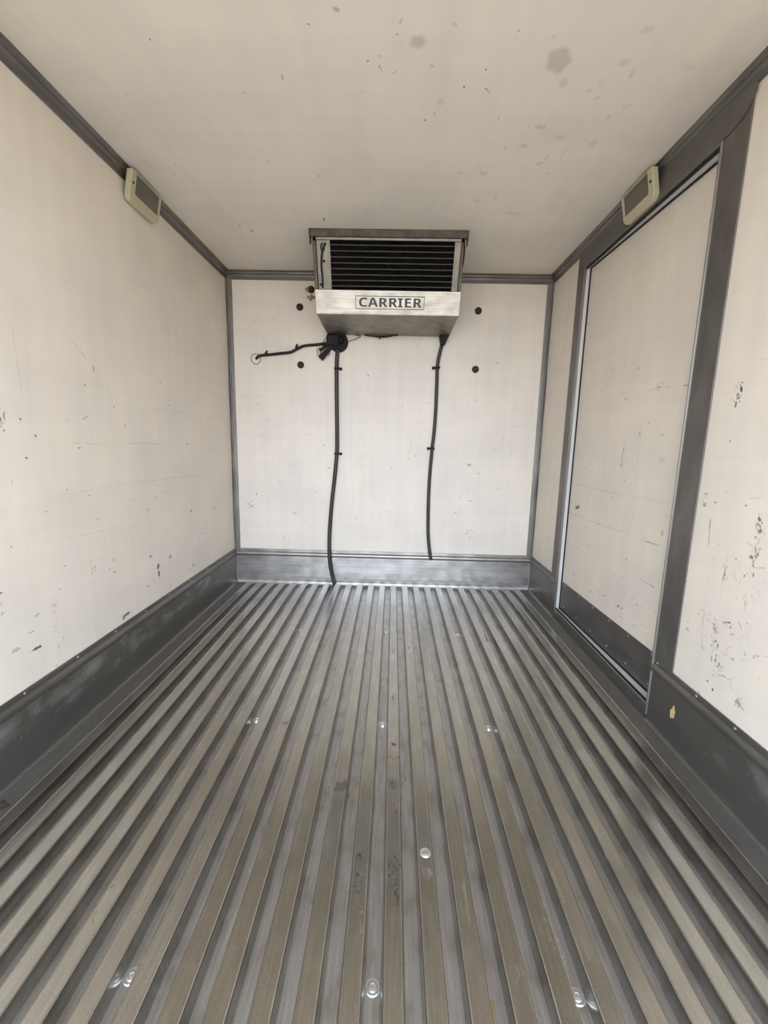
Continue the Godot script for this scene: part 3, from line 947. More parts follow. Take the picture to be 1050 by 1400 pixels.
func small_things(m: Dictionary) -> void:
	# bolts through the bulkhead
	var first: Node3D = null
	var st := start()
	lathe(st, [Vector2(0.0195, 0.0), Vector2(0.0193, 0.0028), Vector2(0.0178, 0.0042), Vector2(0.0125, 0.0046)], Vector3.ZERO, Vector3.BACK, 24)
	lathe(st, [Vector2(0.0125, 0.0046), Vector2(0.0, 0.0046)], Vector3.ZERO, Vector3.BACK, 24)
	var washer := st.commit()
	st = start()
	lathe(st, [Vector2(0.0098, 0.0), Vector2(0.0098, 0.0060), Vector2(0.0085, 0.0074), Vector2(0.0045, 0.0074), Vector2(0.0040, 0.0050), Vector2(0.0, 0.0050)], Vector3(0, 0, 0.0044), Vector3.BACK, 6)
	var hexagon := st.commit()
	for q in [[-0.492, 1.612, "dark rusty bolt and washer on the bulkhead, upper one at left of the unit"], [-0.490, 1.303, "brown rusty bolt and washer below the black cable, lower one at left"], [0.499, 1.608, "dark rusty bolt and washer on the bulkhead, upper one at right of the unit"], [0.501, 1.297, "dark rusty bolt and washer on the bulkhead, lower one at right near the right hose"], [-0.428, 1.704, "rusty bolt ringed with old foam, half hidden at the left side of the cooling unit"]]:
		var b := base("wall_bolt", Vector3(q[0], q[1], 0.0), q[2], "bolt", "rusty bolts in the bulkhead")
		copy_at(washer, "washer", m.rust, b, b.position)
		copy_at(hexagon, "bolt_head", m.bolt, b, b.position, Basis(Vector3.BACK, q[0] * 3.0))
	# foam squeezed out round the half hidden bolt
	st = start()
	var rng := RandomNumberGenerator.new()
	rng.seed = 5
	for k in 9:
		var a := rng.randf_range(2.2, 5.4)
		var r := rng.randf_range(0.022, 0.040)
		var s := rng.randf_range(0.005, 0.011)
		lathe(st, [Vector2(s, 0.0), Vector2(s * 0.8, s * 0.5), Vector2(s * 0.4, s * 0.8), Vector2(0.0, s * 0.85)], Vector3(-0.428 + r * cos(a) * 0.7, 1.694 + r * sin(a), 0.0), Vector3.BACK, 7)
	single("foam_residue", st, m.foam, "crumbs of tan foam stuck below the half hidden bolt at the unit's left side", "foam")

	corner_lamp(m, -1.0, 0.738, 0.925, "ivory framed corner lamp with a grey lens high on the left wall")
	corner_lamp(m, 1.0, 0.775, 0.965, "ivory framed corner lamp with a grey lens on the door header at right")

	# a flake lying on the near kick plate's rail side, and a crumb on the floor edge
	st = start()
	prism(st, [Vector2(-0.010, -0.020), Vector2(0.004, -0.016), Vector2(0.010, 0.002), Vector2(0.006, 0.022), Vector2(0.001, 0.012), Vector2(-0.008, 0.004)], Vector3(W - 0.0045, 0.112, 1.352), Vector3(0, 0.2, 0.98).normalized(), Vector3(0, 0.98, -0.2).normalized(), Vector3.LEFT, 0.0016)
	single("paint_flake", st, m.chip, "small tan flake stuck to the kick plate right of the side door", "flake")
	st = start()
	for k in 7:
		var s := rng.randf_range(0.004, 0.008)
		lathe(st, [Vector2(s, 0.0), Vector2(s * 0.8, s * 0.5), Vector2(0.0, s * 0.8)], Vector3(-0.868 + rng.randf_range(-0.02, 0.02), 0.008, 1.655 + rng.randf_range(-0.012, 0.012)), Vector3.UP, 6)
	single("dirt_crumbs", st, m.dirt, "brown crumbs of dirt on the floor edge by the left kick plate", "dirt")


# a shallow tray screwed across the corner of wall and ceiling; side is -1 on the left wall, 1 on the right
func corner_lamp(m: Dictionary, side: float, z0: float, z1: float, label: String) -> void:
	var out := Vector3(-side, 0, 0)
	var lamp := base("corner_lamp", Vector3(side * (W - 0.015), 1.685, (z0 + z1) / 2), label, "lamp", "lamps off in the upper corners")
	var lo := Vector2(z0, 1.684)
	var hi := Vector2(z1, 1.782)
	var ring := func(inset: float, r: float) -> Array:
		var pts: Array = []
		var top := hi.y - minf(inset, 0.003) - minf(r, 0.004)   # the frame is narrow along its top
		var far := lo.x + minf(inset, 0.005)
		var corners := [[Vector2(hi.x - inset - r, top), 0.0], [Vector2(far + r, top), PI / 2], [Vector2(far + r, lo.y + inset + r), PI], [Vector2(hi.x - inset - r, lo.y + inset + r), PI * 1.5]]
		for c in corners:
			for k in 6:
				var a: float = c[1] + PI / 2 * k / 5.0
				pts.append(c[0] + Vector2(cos(a) * r, sin(a) * (minf(r, 0.004) if sin(a) > 0.0 else r)))
		return pts
	# the tray leans a little: its top stands further out from the wall than its foot
	var place := func(q: Vector2, d: float) -> Vector3:
		return Vector3(side * (W - 0.004 - d - (q.y - lo.y) * 0.20), q.y, q.x)
	var outer: Array = ring.call(0.0, 0.024)
	var shoulder: Array = ring.call(0.002, 0.022)
	var rim: Array = ring.call(0.028, 0.006)
	var st := start()
	var n := outer.size()
	var mid: Vector3 = place.call((lo + hi) / 2, 0.0)
	for i in n:
		var j := (i + 1) % n
		var loops := [[outer, 0.0, outer, 0.015], [outer, 0.015, shoulder, 0.018], [shoulder, 0.018, rim, 0.018], [rim, 0.018, rim, 0.010]]
		for s in loops.size():
			var q: Array = loops[s]
			var a: Vector3 = place.call(q[0][i], q[1])
			var b: Vector3 = place.call(q[0][j], q[1])
			var c: Vector3 = place.call(q[2][j], q[3])
			var d: Vector3 = place.call(q[2][i], q[3])
			var nn := (b - a).cross(d - a).normalized()
			var away := out if s == 2 else ((a + b) / 2 - mid) * (-1.0 if s == 3 else 1.0) + (out * 0.05 if s == 1 else Vector3.ZERO)
			if nn.dot(away) < 0.0:
				nn = -nn
			quad(st, a, b, c, d, nn)
	part("frame", st, m.ivory, lamp, "yellowed ivory plastic frame")
	st = start()
	var inner: Array = ring.call(0.027, 0.006)
	var centre: Vector3 = place.call((lo + hi) / 2, 0.0115)
	for i in n:
		var a: Vector3 = place.call(inner[i], 0.0105)
		var b: Vector3 = place.call(inner[(i + 1) % n], 0.0105)
		tri(st, a, b, centre, out, out, out)
	part("lens", st, m.lens, lamp, "dull grey lens")
	st = start()
	lathe(st, [Vector2(0.0052, 0.0), Vector2(0.0042, 0.0018), Vector2(0.0, 0.0020)], place.call(Vector2(z1 - 0.014, 1.742), 0.0178), out, 10)
	part("screw", st, m.rust, lamp)


func wall_marks(left_paint: Paint, right_paint: Paint, door_paint: Paint, back_paint: Paint, top_paint: Paint) -> void:
	left_paint.line(1.427, 1.143, 1.423, 0.974, 0.006, 0.22, 1)
	left_paint.line(1.246, 1.170, 1.171, 1.113, 0.005, 0.35, 1)
	left_paint.line(1.292, 0.858, 1.102, 0.855, 0.004, 0.3, 1)
	left_paint.line(0.998, 0.856, 0.741, 0.853, 0.004, 0.4, 1)
	left_paint.line(1.384, 0.715, 0.967, 0.713, 0.005, 0.16, 1)
	left_paint.line(0.967, 0.713, 0.365, 0.697, 0.004, 0.35, 1)
	left_paint.line(0.862, 0.688, 0.398, 0.676, 0.003, 0.2, 1)
	left_paint.line(1.328, 0.585, 1.080, 0.568, 0.004, 0.25, 1)
	left_paint.line(0.966, 0.580, 0.541, 0.573, 0.003, 0.28, 1)
	left_paint.line(0.826, 0.992, 0.535, 0.996, 0.004, 0.3, 1)
	left_paint.line(0.663, 1.247, 0.336, 1.267, 0.006, 0.2, 1)
	left_paint.line(1.007, 0.657, 0.941, 0.645, 0.004, 0.3, 1)
	left_paint.line(1.212, 0.931, 1.187, 0.942, 0.005, 0.5, 0)
	left_paint.line(1.280, 0.925, 1.269, 0.918, 0.004, 0.5, 0)
	left_paint.line(0.918, 0.610, 0.892, 0.596, 0.005, 0.55, 0)
	left_paint.line(0.849, 0.636, 0.827, 0.647, 0.005, 0.65, 0)
	left_paint.line(0.806, 0.658, 0.708, 0.653, 0.004, 0.3, 1)
	left_paint.line(1.391, 1.119, 1.406, 0.976, 0.004, 0.12, 1)
	left_paint.line(1.287, 1.128, 1.293, 0.972, 0.003, 0.12, 1)
	left_paint.chip(1.434, 0.920, 0.0048, 0.0030, 0.75, 0)
	left_paint.chip(1.393, 0.879, 0.0041, 0.0042, 0.75, 0)
	left_paint.chip(1.429, 0.822, 0.0060, 0.0030, 0.8, 0)
	left_paint.chip(1.237, 0.845, 0.0058, 0.0030, 0.7, 0)
	left_paint.chip(1.190, 1.035, 0.0048, 0.0030, 0.7, 0)
	left_paint.chip(1.058, 0.979, 0.0030, 0.0082, 0.45, 0)
	left_paint.chip(1.144, 1.089, 0.0053, 0.0086, 0.35, 0)
	left_paint.chip(0.700, 1.015, 0.0068, 0.0033, 0.7, 0)
	left_paint.chip(1.003, 0.920, 0.0040, 0.0087, 0.35, 0)
	left_paint.chip(1.185, 0.617, 0.0039, 0.0034, 0.5, 0)
	left_paint.chip(0.550, 0.540, 0.0070, 0.0088, 0.7, 0)
	left_paint.chip(0.442, 0.409, 0.0079, 0.0034, 0.8, 0)
	left_paint.chip(0.904, 0.416, 0.0099, 0.0050, 0.7, 0)
	left_paint.chip(0.855, 0.360, 0.0084, 0.0155, 0.85, 0)
	left_paint.chip(0.853, 0.329, 0.0086, 0.0133, 0.85, 0)
	left_paint.chip(0.759, 0.374, 0.0094, 0.0096, 0.5, 0)
	left_paint.chip(1.125, 0.420, 0.0059, 0.0048, 0.5, 0)
	left_paint.chip(1.147, 0.439, 0.0042, 0.0045, 0.35, 0)
	left_paint.chip(1.123, 0.463, 0.0060, 0.0038, 0.4, 0)
	left_paint.chip(1.078, 0.247, 0.0185, 0.0077, 0.85, 0)
	left_paint.chip(1.097, 0.240, 0.0067, 0.0070, 0.8, 0)
	left_paint.chip(1.463, 0.313, 0.0152, 0.0057, 0.9, 0)
	left_paint.chip(1.525, 0.339, 0.0127, 0.0078, 0.25, 0)
	left_paint.chip(1.371, 0.298, 0.0034, 0.0030, 0.5, 0)
	left_paint.chip(1.339, 0.506, 0.0033, 0.0030, 0.5, 0)
	left_paint.chip(1.451, 0.402, 0.0101, 0.0042, 0.3, 0)
	left_paint.chip(1.474, 0.364, 0.0096, 0.0030, 0.35, 0)
	left_paint.chip(1.546, 0.499, 0.0053, 0.0030, 0.8, 0)
	left_paint.chip(1.503, 0.604, 0.0030, 0.0030, 0.5, 0)
	left_paint.chip(1.302, 0.726, 0.0032, 0.0030, 0.4, 0)
	left_paint.chip(1.212, 0.698, 0.0060, 0.0030, 0.35, 0)
	left_paint.chip(1.479, 0.765, 0.0030, 0.0030, 0.4, 0)
	left_paint.chip(0.936, 0.304, 0.0137, 0.0056, 0.25, 0)
	left_paint.chip(0.283, 0.509, 0.0144, 0.0146, 0.3, 0)
	left_paint.chip(0.551, 0.854, 0.0108, 0.0036, 0.6, 0)
	left_paint.chip(1.385, 0.674, 0.0073, 0.0030, 0.25, 0)
	left_paint.chip(0.753, 1.105, 0.0085, 0.0078, 0.2, 0)
	left_paint.chip(0.552, 0.275, 0.0089, 0.0091, 0.4, 0)
	left_paint.chip(1.247, 0.425, 0.0190, 0.0030, 0.3, 0)
	left_paint.scuff(1.488, 0.914, 0.009, 0.030, 14, 0.75, 0)
	left_paint.scuff(0.311, 0.902, 0.085, 0.028, 10, 0.3, 0)
	left_paint.scuff(1.393, 0.337, 0.007, 0.083, 26, 0.35, 2)
	left_paint.scuff(1.549, 0.458, 0.004, 0.021, 8, 0.3, 0)
	left_paint.scuff(0.794, 0.242, 0.028, 0.014, 6, 0.4, 0)
	left_paint.scuff(1.220, 0.463, 0.012, 0.015, 10, 0.5, 0)
	left_paint.scuff(0.375, 1.039, 0.038, 0.020, 5, 0.3, 0)
	back_paint.line(-0.851, 1.124, -0.713, 1.124, 0.004, 0.3, 1)
	back_paint.line(-0.530, 1.006, -0.495, 1.007, 0.004, 0.35, 1)
	back_paint.line(-0.485, 0.914, -0.424, 0.915, 0.004, 0.4, 1)
	back_paint.line(-0.850, 0.983, -0.693, 0.984, 0.003, 0.2, 1)
	back_paint.line(-0.841, 1.267, -0.618, 1.268, 0.003, 0.15, 1)
	back_paint.line(-0.812, 0.505, -0.795, 0.475, 0.008, 0.75, 0)
	back_paint.line(-0.795, 0.475, -0.784, 0.494, 0.006, 0.65, 0)
	back_paint.line(-0.575, 0.304, -0.560, 0.249, 0.006, 0.3, 1)
	back_paint.line(-0.543, 0.442, -0.522, 0.455, 0.005, 0.4, 1)
	back_paint.line(-0.495, 0.396, -0.459, 0.397, 0.004, 0.45, 1)
	back_paint.line(-0.345, 1.260, -0.345, 0.788, 0.004, 0.1, 1)
	back_paint.line(-0.595, 1.449, -0.594, 1.011, 0.004, 0.1, 1)
	back_paint.line(-0.198, 1.295, -0.187, 0.437, 0.005, 0.12, 1)
	back_paint.line(-0.606, 1.617, -0.605, 1.492, 0.004, 0.14, 1)
	back_paint.line(-0.491, 1.257, -0.489, 1.170, 0.006, 0.15, 1)
	back_paint.line(-0.782, 1.697, -0.781, 1.635, 0.004, 0.12, 1)
	back_paint.line(-0.585, 0.654, -0.588, 0.402, 0.003, 0.12, 1)
	back_paint.line(-0.753, 0.909, -0.706, 0.903, 0.003, 0.35, 1)
	back_paint.chip(-0.748, 1.540, 0.0035, 0.0042, 0.55, 0)
	back_paint.chip(-0.644, 1.550, 0.0030, 0.0030, 0.4, 0)
	back_paint.chip(-0.743, 1.083, 0.0052, 0.0033, 0.55, 0)
	back_paint.chip(-0.690, 0.993, 0.0052, 0.0030, 0.45, 0)
	back_paint.chip(-0.634, 0.953, 0.0040, 0.0040, 0.5, 0)
	back_paint.chip(-0.359, 0.855, 0.0069, 0.0035, 0.6, 0)
	back_paint.chip(-0.329, 0.722, 0.0054, 0.0040, 0.7, 0)
	back_paint.chip(0.041, 0.729, 0.0034, 0.0030, 0.7, 0)
	back_paint.chip(-0.762, 0.557, 0.0042, 0.0096, 0.4, 0)
	back_paint.chip(-0.166, 0.423, 0.0036, 0.0031, 0.7, 0)
	back_paint.chip(-0.736, 0.367, 0.0036, 0.0036, 0.5, 0)
	back_paint.chip(-0.604, 0.293, 0.0042, 0.0042, 0.7, 0)
	back_paint.chip(-0.105, 1.253, 0.0057, 0.0055, 0.5, 0)
	back_paint.chip(-0.105, 1.199, 0.0046, 0.0033, 0.4, 0)
	back_paint.chip(-0.082, 0.900, 0.0035, 0.0035, 0.4, 0)
	back_paint.chip(-0.119, 0.876, 0.0036, 0.0035, 0.4, 0)
	back_paint.chip(-0.026, 0.438, 0.0042, 0.0030, 0.6, 0)
	back_paint.chip(-0.681, 0.616, 0.0072, 0.0030, 0.3, 0)
	back_paint.chip(-0.407, 0.581, 0.0072, 0.0030, 0.35, 0)
	back_paint.chip(-0.091, 0.391, 0.0072, 0.0031, 0.25, 0)
	back_paint.chip(-0.537, 0.446, 0.0096, 0.0050, 0.25, 0)
	back_paint.scuff(-0.450, 1.687, 0.020, 0.026, 18, 0.5, 2)
	back_paint.scuff(-0.800, 0.493, 0.024, 0.024, 5, 0.5, 0)
	back_paint.line(0.778, 1.264, 0.846, 1.264, 0.004, 0.35, 1)
	back_paint.line(0.559, 1.117, 0.862, 1.124, 0.003, 0.2, 1)
	back_paint.line(0.150, 0.989, 0.224, 0.991, 0.004, 0.25, 1)
	back_paint.line(0.725, 0.985, 0.809, 0.987, 0.004, 0.3, 1)
	back_paint.line(0.520, 0.855, 0.854, 0.848, 0.003, 0.15, 1)
	back_paint.line(0.314, 0.986, 0.398, 0.985, 0.003, 0.25, 1)
	back_paint.line(0.215, 1.105, 0.264, 1.109, 0.004, 0.3, 1)
	back_paint.line(0.501, 0.374, 0.524, 0.327, 0.005, 0.4, 0)
	back_paint.line(0.529, 0.327, 0.518, 0.303, 0.005, 0.4, 0)
	back_paint.line(0.157, 0.902, 0.136, 0.787, 0.005, 0.25, 1)
	back_paint.line(0.681, 0.908, 0.703, 0.943, 0.003, 0.3, 1)
	back_paint.line(0.373, 0.792, 0.418, 0.791, 0.004, 0.18, 1)
	back_paint.chip(0.622, 1.335, 0.0048, 0.0076, 0.35, 0)
	back_paint.chip(0.554, 1.252, 0.0033, 0.0030, 0.5, 0)
	back_paint.chip(0.508, 1.148, 0.0030, 0.0038, 0.5, 0)
	back_paint.chip(0.318, 1.134, 0.0040, 0.0038, 0.4, 0)
	back_paint.chip(0.519, 1.126, 0.0060, 0.0038, 0.3, 0)
	back_paint.chip(0.041, 0.729, 0.0037, 0.0030, 0.65, 0)
	back_paint.chip(0.093, 1.086, 0.0050, 0.0038, 0.4, 0)
	back_paint.chip(0.135, 0.505, 0.0030, 0.0030, 0.6, 0)
	back_paint.chip(0.429, 0.474, 0.0090, 0.0032, 0.5, 0)
	back_paint.chip(0.495, 0.760, 0.0130, 0.0100, 0.35, 0)
	back_paint.chip(0.496, 0.608, 0.0070, 0.0030, 0.3, 0)
	back_paint.chip(0.451, 0.574, 0.0040, 0.0053, 0.3, 0)
	back_paint.chip(0.512, 0.549, 0.0120, 0.0040, 0.35, 0)
	back_paint.chip(0.683, 0.910, 0.0040, 0.0030, 0.5, 0)
	back_paint.chip(0.081, 0.399, 0.0053, 0.0030, 0.3, 0)
	back_paint.chip(0.017, 0.471, 0.0074, 0.0030, 0.3, 0)
	back_paint.chip(0.169, 0.396, 0.0032, 0.0032, 0.4, 0)
	back_paint.chip(0.430, 0.345, 0.0050, 0.0030, 0.3, 0)
	back_paint.chip(0.141, 0.785, 0.0035, 0.0030, 0.5, 0)
	back_paint.chip(0.176, 0.805, 0.0070, 0.0050, 0.25, 0)
	back_paint.chip(0.553, 0.711, 0.0100, 0.0060, 0.2, 0)
	back_paint.chip(0.670, 0.622, 0.0070, 0.0040, 0.2, 0)
	back_paint.scuff(0.523, 0.348, 0.025, 0.032, 8, 0.4, 0)
	back_paint.scuff(0.654, 0.863, 0.035, 0.015, 8, 0.2, 0)
	back_paint.scuff(0.154, 1.445, 0.057, 0.029, 16, 0.2, 0)
	door_paint.line(0.394, 0.701, 0.893, 0.704, 0.005, 0.3, 1)
	door_paint.line(0.893, 0.704, 1.141, 0.707, 0.004, 0.25, 1)
	door_paint.line(0.397, 0.551, 0.923, 0.566, 0.005, 0.33, 1)
	door_paint.line(1.026, 0.562, 1.127, 0.563, 0.006, 0.6, 0)
	door_paint.line(0.399, 0.404, 0.643, 0.410, 0.005, 0.3, 1)
	door_paint.line(1.039, 0.422, 1.129, 0.420, 0.006, 0.45, 0)
	door_paint.line(0.965, 1.079, 1.022, 1.086, 0.005, 0.45, 0)
	door_paint.line(1.007, 1.088, 1.084, 1.080, 0.004, 0.35, 1)
	door_paint.line(1.040, 0.928, 1.089, 0.926, 0.005, 0.4, 1)
	door_paint.line(0.918, 1.169, 0.964, 1.168, 0.003, 0.25, 1)
	door_paint.line(0.940, 0.970, 0.958, 0.611, 0.016, 0.1, 1)
	door_paint.line(0.949, 0.609, 0.922, 0.482, 0.02, 0.08, 1)
	door_paint.line(0.846, 0.885, 0.840, 0.825, 0.007, 0.7, 0)
	door_paint.line(0.635, 0.840, 0.881, 0.849, 0.003, 0.2, 1)
	door_paint.line(0.899, 0.928, 0.949, 0.927, 0.004, 0.3, 1)
	door_paint.line(1.027, 0.244, 1.101, 0.241, 0.005, 0.3, 1)
	door_paint.line(1.123, 0.664, 1.162, 0.667, 0.004, 0.3, 1)
	door_paint.line(0.823, 1.077, 0.817, 1.063, 0.004, 0.3, 1)
	door_paint.chip(0.434, 1.436, 0.0084, 0.0037, 0.4, 0)
	door_paint.chip(0.703, 1.187, 0.0213, 0.0086, 0.15, 0)
	door_paint.chip(0.882, 1.168, 0.0035, 0.0078, 0.65, 0)
	door_paint.chip(0.624, 1.122, 0.0069, 0.0030, 0.45, 0)
	door_paint.chip(0.786, 1.094, 0.0067, 0.0030, 0.5, 0)
	door_paint.chip(0.820, 1.065, 0.0112, 0.0030, 0.35, 0)
	door_paint.chip(0.983, 0.970, 0.0060, 0.0030, 0.4, 0)
	door_paint.chip(0.935, 0.935, 0.0048, 0.0039, 0.5, 0)
	door_paint.chip(0.840, 0.815, 0.0056, 0.0071, 0.5, 0)
	door_paint.chip(0.873, 0.757, 0.0070, 0.0039, 0.35, 0)
	door_paint.chip(0.802, 0.683, 0.0038, 0.0064, 0.65, 0)
	door_paint.chip(0.547, 0.785, 0.0102, 0.0030, 0.35, 0)
	door_paint.chip(0.507, 0.598, 0.0214, 0.0110, 0.75, 0)
	door_paint.chip(0.816, 0.276, 0.0104, 0.0037, 0.6, 0)
	door_paint.chip(0.715, 0.256, 0.0096, 0.0030, 0.6, 0)
	door_paint.chip(0.477, 0.337, 0.0175, 0.0051, 0.3, 0)
	door_paint.chip(0.648, 0.445, 0.0097, 0.0034, 0.3, 0)
	door_paint.chip(0.929, 0.275, 0.0075, 0.0058, 0.7, 0)
	door_paint.chip(0.952, 0.276, 0.0054, 0.0039, 0.7, 0)
	door_paint.chip(1.128, 0.608, 0.0064, 0.0129, 0.25, 0)
	door_paint.chip(0.944, 0.468, 0.0051, 0.0078, 0.3, 0)
	door_paint.chip(0.876, 0.385, 0.0056, 0.0031, 0.4, 0)
	door_paint.chip(0.536, 0.276, 0.0139, 0.0049, 0.25, 0)
	door_paint.chip(1.043, 0.326, 0.0065, 0.0030, 0.5, 0)
	door_paint.chip(0.466, 1.111, 0.0081, 0.0049, 0.25, 0)
	door_paint.chip(0.564, 1.165, 0.0194, 0.0030, 0.3, 0)
	door_paint.chip(1.079, 0.845, 0.0270, 0.0173, 0.1, 0)
	door_paint.chip(0.998, 0.846, 0.0225, 0.0037, 0.1, 0)
	door_paint.scuff(1.042, 1.088, 0.042, 0.013, 12, 0.5, 0)
	door_paint.scuff(0.707, 0.402, 0.070, 0.017, 10, 0.35, 0)
	door_paint.scuff(0.907, 0.288, 0.188, 0.061, 22, 0.4, 0)
	door_paint.scuff(0.507, 0.598, 0.019, 0.012, 5, 0.7, 0)
	right_paint.line(1.381, 0.705, 1.389, 0.624, 0.006, 0.6, 0)
	right_paint.line(1.325, 0.860, 1.475, 0.864, 0.003, 0.2, 1)
	right_paint.line(1.456, 0.645, 1.455, 0.485, 0.006, 0.15, 1)
	right_paint.line(1.405, 0.446, 1.420, 0.347, 0.005, 0.3, 1)
	right_paint.line(1.527, 0.548, 1.533, 0.500, 0.005, 0.3, 1)
	right_paint.line(1.493, 0.769, 1.538, 0.779, 0.004, 0.3, 1)
	right_paint.line(1.525, 0.609, 1.569, 0.620, 0.005, 0.35, 1)
	right_paint.line(1.456, 0.449, 1.459, 0.348, 0.006, 0.3, 1)
	right_paint.line(1.474, 0.448, 1.499, 0.459, 0.006, 0.55, 0)
	right_paint.line(1.545, 0.381, 1.562, 0.396, 0.004, 0.4, 1)
	right_paint.line(1.345, 0.396, 1.362, 0.394, 0.005, 0.4, 1)
	right_paint.line(1.525, 0.706, 1.555, 0.693, 0.004, 0.3, 1)
	right_paint.line(1.428, 1.102, 1.477, 1.089, 0.003, 0.15, 1)
	right_paint.chip(1.418, 1.031, 0.0050, 0.0090, 0.9, 0)
	right_paint.chip(1.411, 1.019, 0.0042, 0.0041, 0.7, 0)
	right_paint.chip(1.408, 0.995, 0.0042, 0.0074, 0.85, 0)
	right_paint.chip(1.418, 1.047, 0.0030, 0.0030, 0.7, 0)
	right_paint.chip(1.408, 0.905, 0.0032, 0.0030, 0.6, 0)
	right_paint.chip(1.456, 0.570, 0.0032, 0.0104, 0.6, 0)
	right_paint.chip(1.494, 0.457, 0.0052, 0.0030, 0.6, 0)
	right_paint.chip(1.515, 0.585, 0.0030, 0.0031, 0.8, 0)
	right_paint.chip(1.356, 0.376, 0.0068, 0.0068, 0.25, 0)
	right_paint.chip(1.476, 0.263, 0.0042, 0.0043, 0.9, 0)
	right_paint.chip(1.455, 0.275, 0.0038, 0.0035, 0.7, 0)
	right_paint.chip(1.389, 0.746, 0.0045, 0.0030, 0.7, 0)
	right_paint.chip(1.530, 0.726, 0.0055, 0.0057, 0.7, 0)
	right_paint.chip(1.539, 0.595, 0.0033, 0.0061, 0.6, 0)
	right_paint.chip(1.525, 0.634, 0.0056, 0.0057, 0.6, 0)
	right_paint.chip(1.433, 0.227, 0.0067, 0.0030, 0.4, 0)
	right_paint.chip(1.556, 0.278, 0.0101, 0.0057, 0.4, 0)
	right_paint.chip(1.483, 0.618, 0.0030, 0.0041, 0.4, 0)
	right_paint.chip(1.487, 0.752, 0.0048, 0.0030, 0.5, 0)
	right_paint.chip(1.146, 1.075, 0.0113, 0.0041, 0.35, 0)
	right_paint.chip(1.586, 0.416, 0.0058, 0.0031, 0.3, 0)
	right_paint.chip(1.521, 0.373, 0.0086, 0.0041, 0.25, 0)
	right_paint.scuff(1.534, 0.684, 0.011, 0.042, 30, 0.6, 0)
	right_paint.scuff(1.532, 0.632, 0.009, 0.024, 14, 0.6, 0)
	right_paint.scuff(1.352, 0.746, 0.008, 0.018, 12, 0.6, 0)
	right_paint.scuff(1.456, 0.566, 0.005, 0.020, 10, 0.5, 0)
	right_paint.scuff(1.457, 0.385, 0.014, 0.061, 26, 0.5, 0)
	right_paint.scuff(1.493, 0.321, 0.040, 0.022, 20, 0.5, 0)
	right_paint.scuff(1.556, 0.278, 0.012, 0.008, 10, 0.5, 0)
	right_paint.scuff(1.411, 1.018, 0.010, 0.022, 10, 0.8, 0)
	right_paint.scuff(1.452, 0.439, 0.071, 0.013, 14, 0.4, 0)
	right_paint.scuff(1.538, 0.493, 0.044, 0.115, 30, 0.25, 0)
	top_paint.chip(-0.098, 1.450, 0.0075, 0.0083, 0.4, 1)
	top_paint.chip(-0.164, 1.417, 0.0030, 0.0030, 0.7, 0)
	top_paint.chip(-0.541, 1.378, 0.0030, 0.0036, 0.6, 0)
	top_paint.chip(0.033, 1.394, 0.0040, 0.0042, 0.4, 1)
	top_paint.chip(0.081, 1.376, 0.0240, 0.0252, 0.3, 1)
	top_paint.chip(-0.038, 1.325, 0.0030, 0.0040, 0.7, 0)
	top_paint.chip(-0.010, 1.339, 0.0030, 0.0030, 0.4, 0)
	top_paint.chip(-0.642, 0.508, 0.0039, 0.0083, 0.8, 0)
	top_paint.chip(-0.605, 0.463, 0.0054, 0.0088, 0.7, 0)
	top_paint.chip(-0.374, 1.225, 0.0063, 0.0064, 0.2, 1)
	top_paint.chip(-0.265, 0.571, 0.0044, 0.0209, 0.6, 0)
	top_paint.chip(0.115, 1.134, 0.0050, 0.0042, 0.5, 0)
	top_paint.chip(-0.057, 1.234, 0.0036, 0.0046, 0.3, 1)
	top_paint.chip(-0.392, 0.940, 0.0072, 0.0135, 0.15, 1)
	top_paint.chip(0.119, 1.312, 0.0060, 0.0070, 0.25, 1)
	top_paint.chip(0.139, 1.160, 0.0050, 0.0052, 0.35, 1)
	top_paint.chip(-0.700, 1.215, 0.0038, 0.0057, 0.25, 1)
	top_paint.chip(-0.494, 0.828, 0.0052, 0.0090, 0.2, 1)
	top_paint.chip(-0.417, 0.379, 0.0112, 0.0262, 0.2, 1)
	top_paint.chip(-0.236, 0.867, 0.0088, 0.0081, 0.2, 1)
	top_paint.line(-0.258, 1.283, -0.258, 1.265, 0.006, 0.5, 0)
	top_paint.line(0.044, 1.433, 0.039, 1.416, 0.005, 0.45, 0)
	top_paint.line(-0.009, 1.311, -0.003, 1.293, 0.005, 0.5, 0)
	top_paint.line(0.021, 1.289, 0.032, 1.297, 0.005, 0.6, 0)
	top_paint.line(-0.009, 1.315, -0.011, 1.306, 0.004, 0.5, 0)
	top_paint.scuff(-0.736, 0.897, 0.038, 0.033, 14, 0.28, 1)
	top_paint.scuff(-0.817, 0.924, 0.018, 0.022, 6, 0.25, 1)
	top_paint.scuff(-0.651, 0.870, 0.012, 0.023, 5, 0.2, 1)
	top_paint.chip(0.420, 1.330, 0.0375, 0.0444, 0.3, 1)
	top_paint.chip(0.577, 1.325, 0.0165, 0.0173, 0.18, 1)
	top_paint.chip(0.613, 1.294, 0.0090, 0.0154, 0.15, 1)
	top_paint.chip(0.552, 1.266, 0.0112, 0.0175, 0.15, 1)
	top_paint.chip(0.457, 1.265, 0.0144, 0.0140, 0.15, 1)
	top_paint.chip(0.451, 1.111, 0.0153, 0.0146, 0.22, 1)
	top_paint.chip(0.522, 1.067, 0.0238, 0.0204, 0.15, 1)
	top_paint.chip(0.561, 1.004, 0.0114, 0.0314, 0.14, 1)
	top_paint.chip(0.516, 0.978, 0.0120, 0.0181, 0.22, 1)
	top_paint.chip(0.502, 0.947, 0.0120, 0.0122, 0.18, 1)
	top_paint.chip(0.545, 0.896, 0.0074, 0.0075, 0.2, 1)
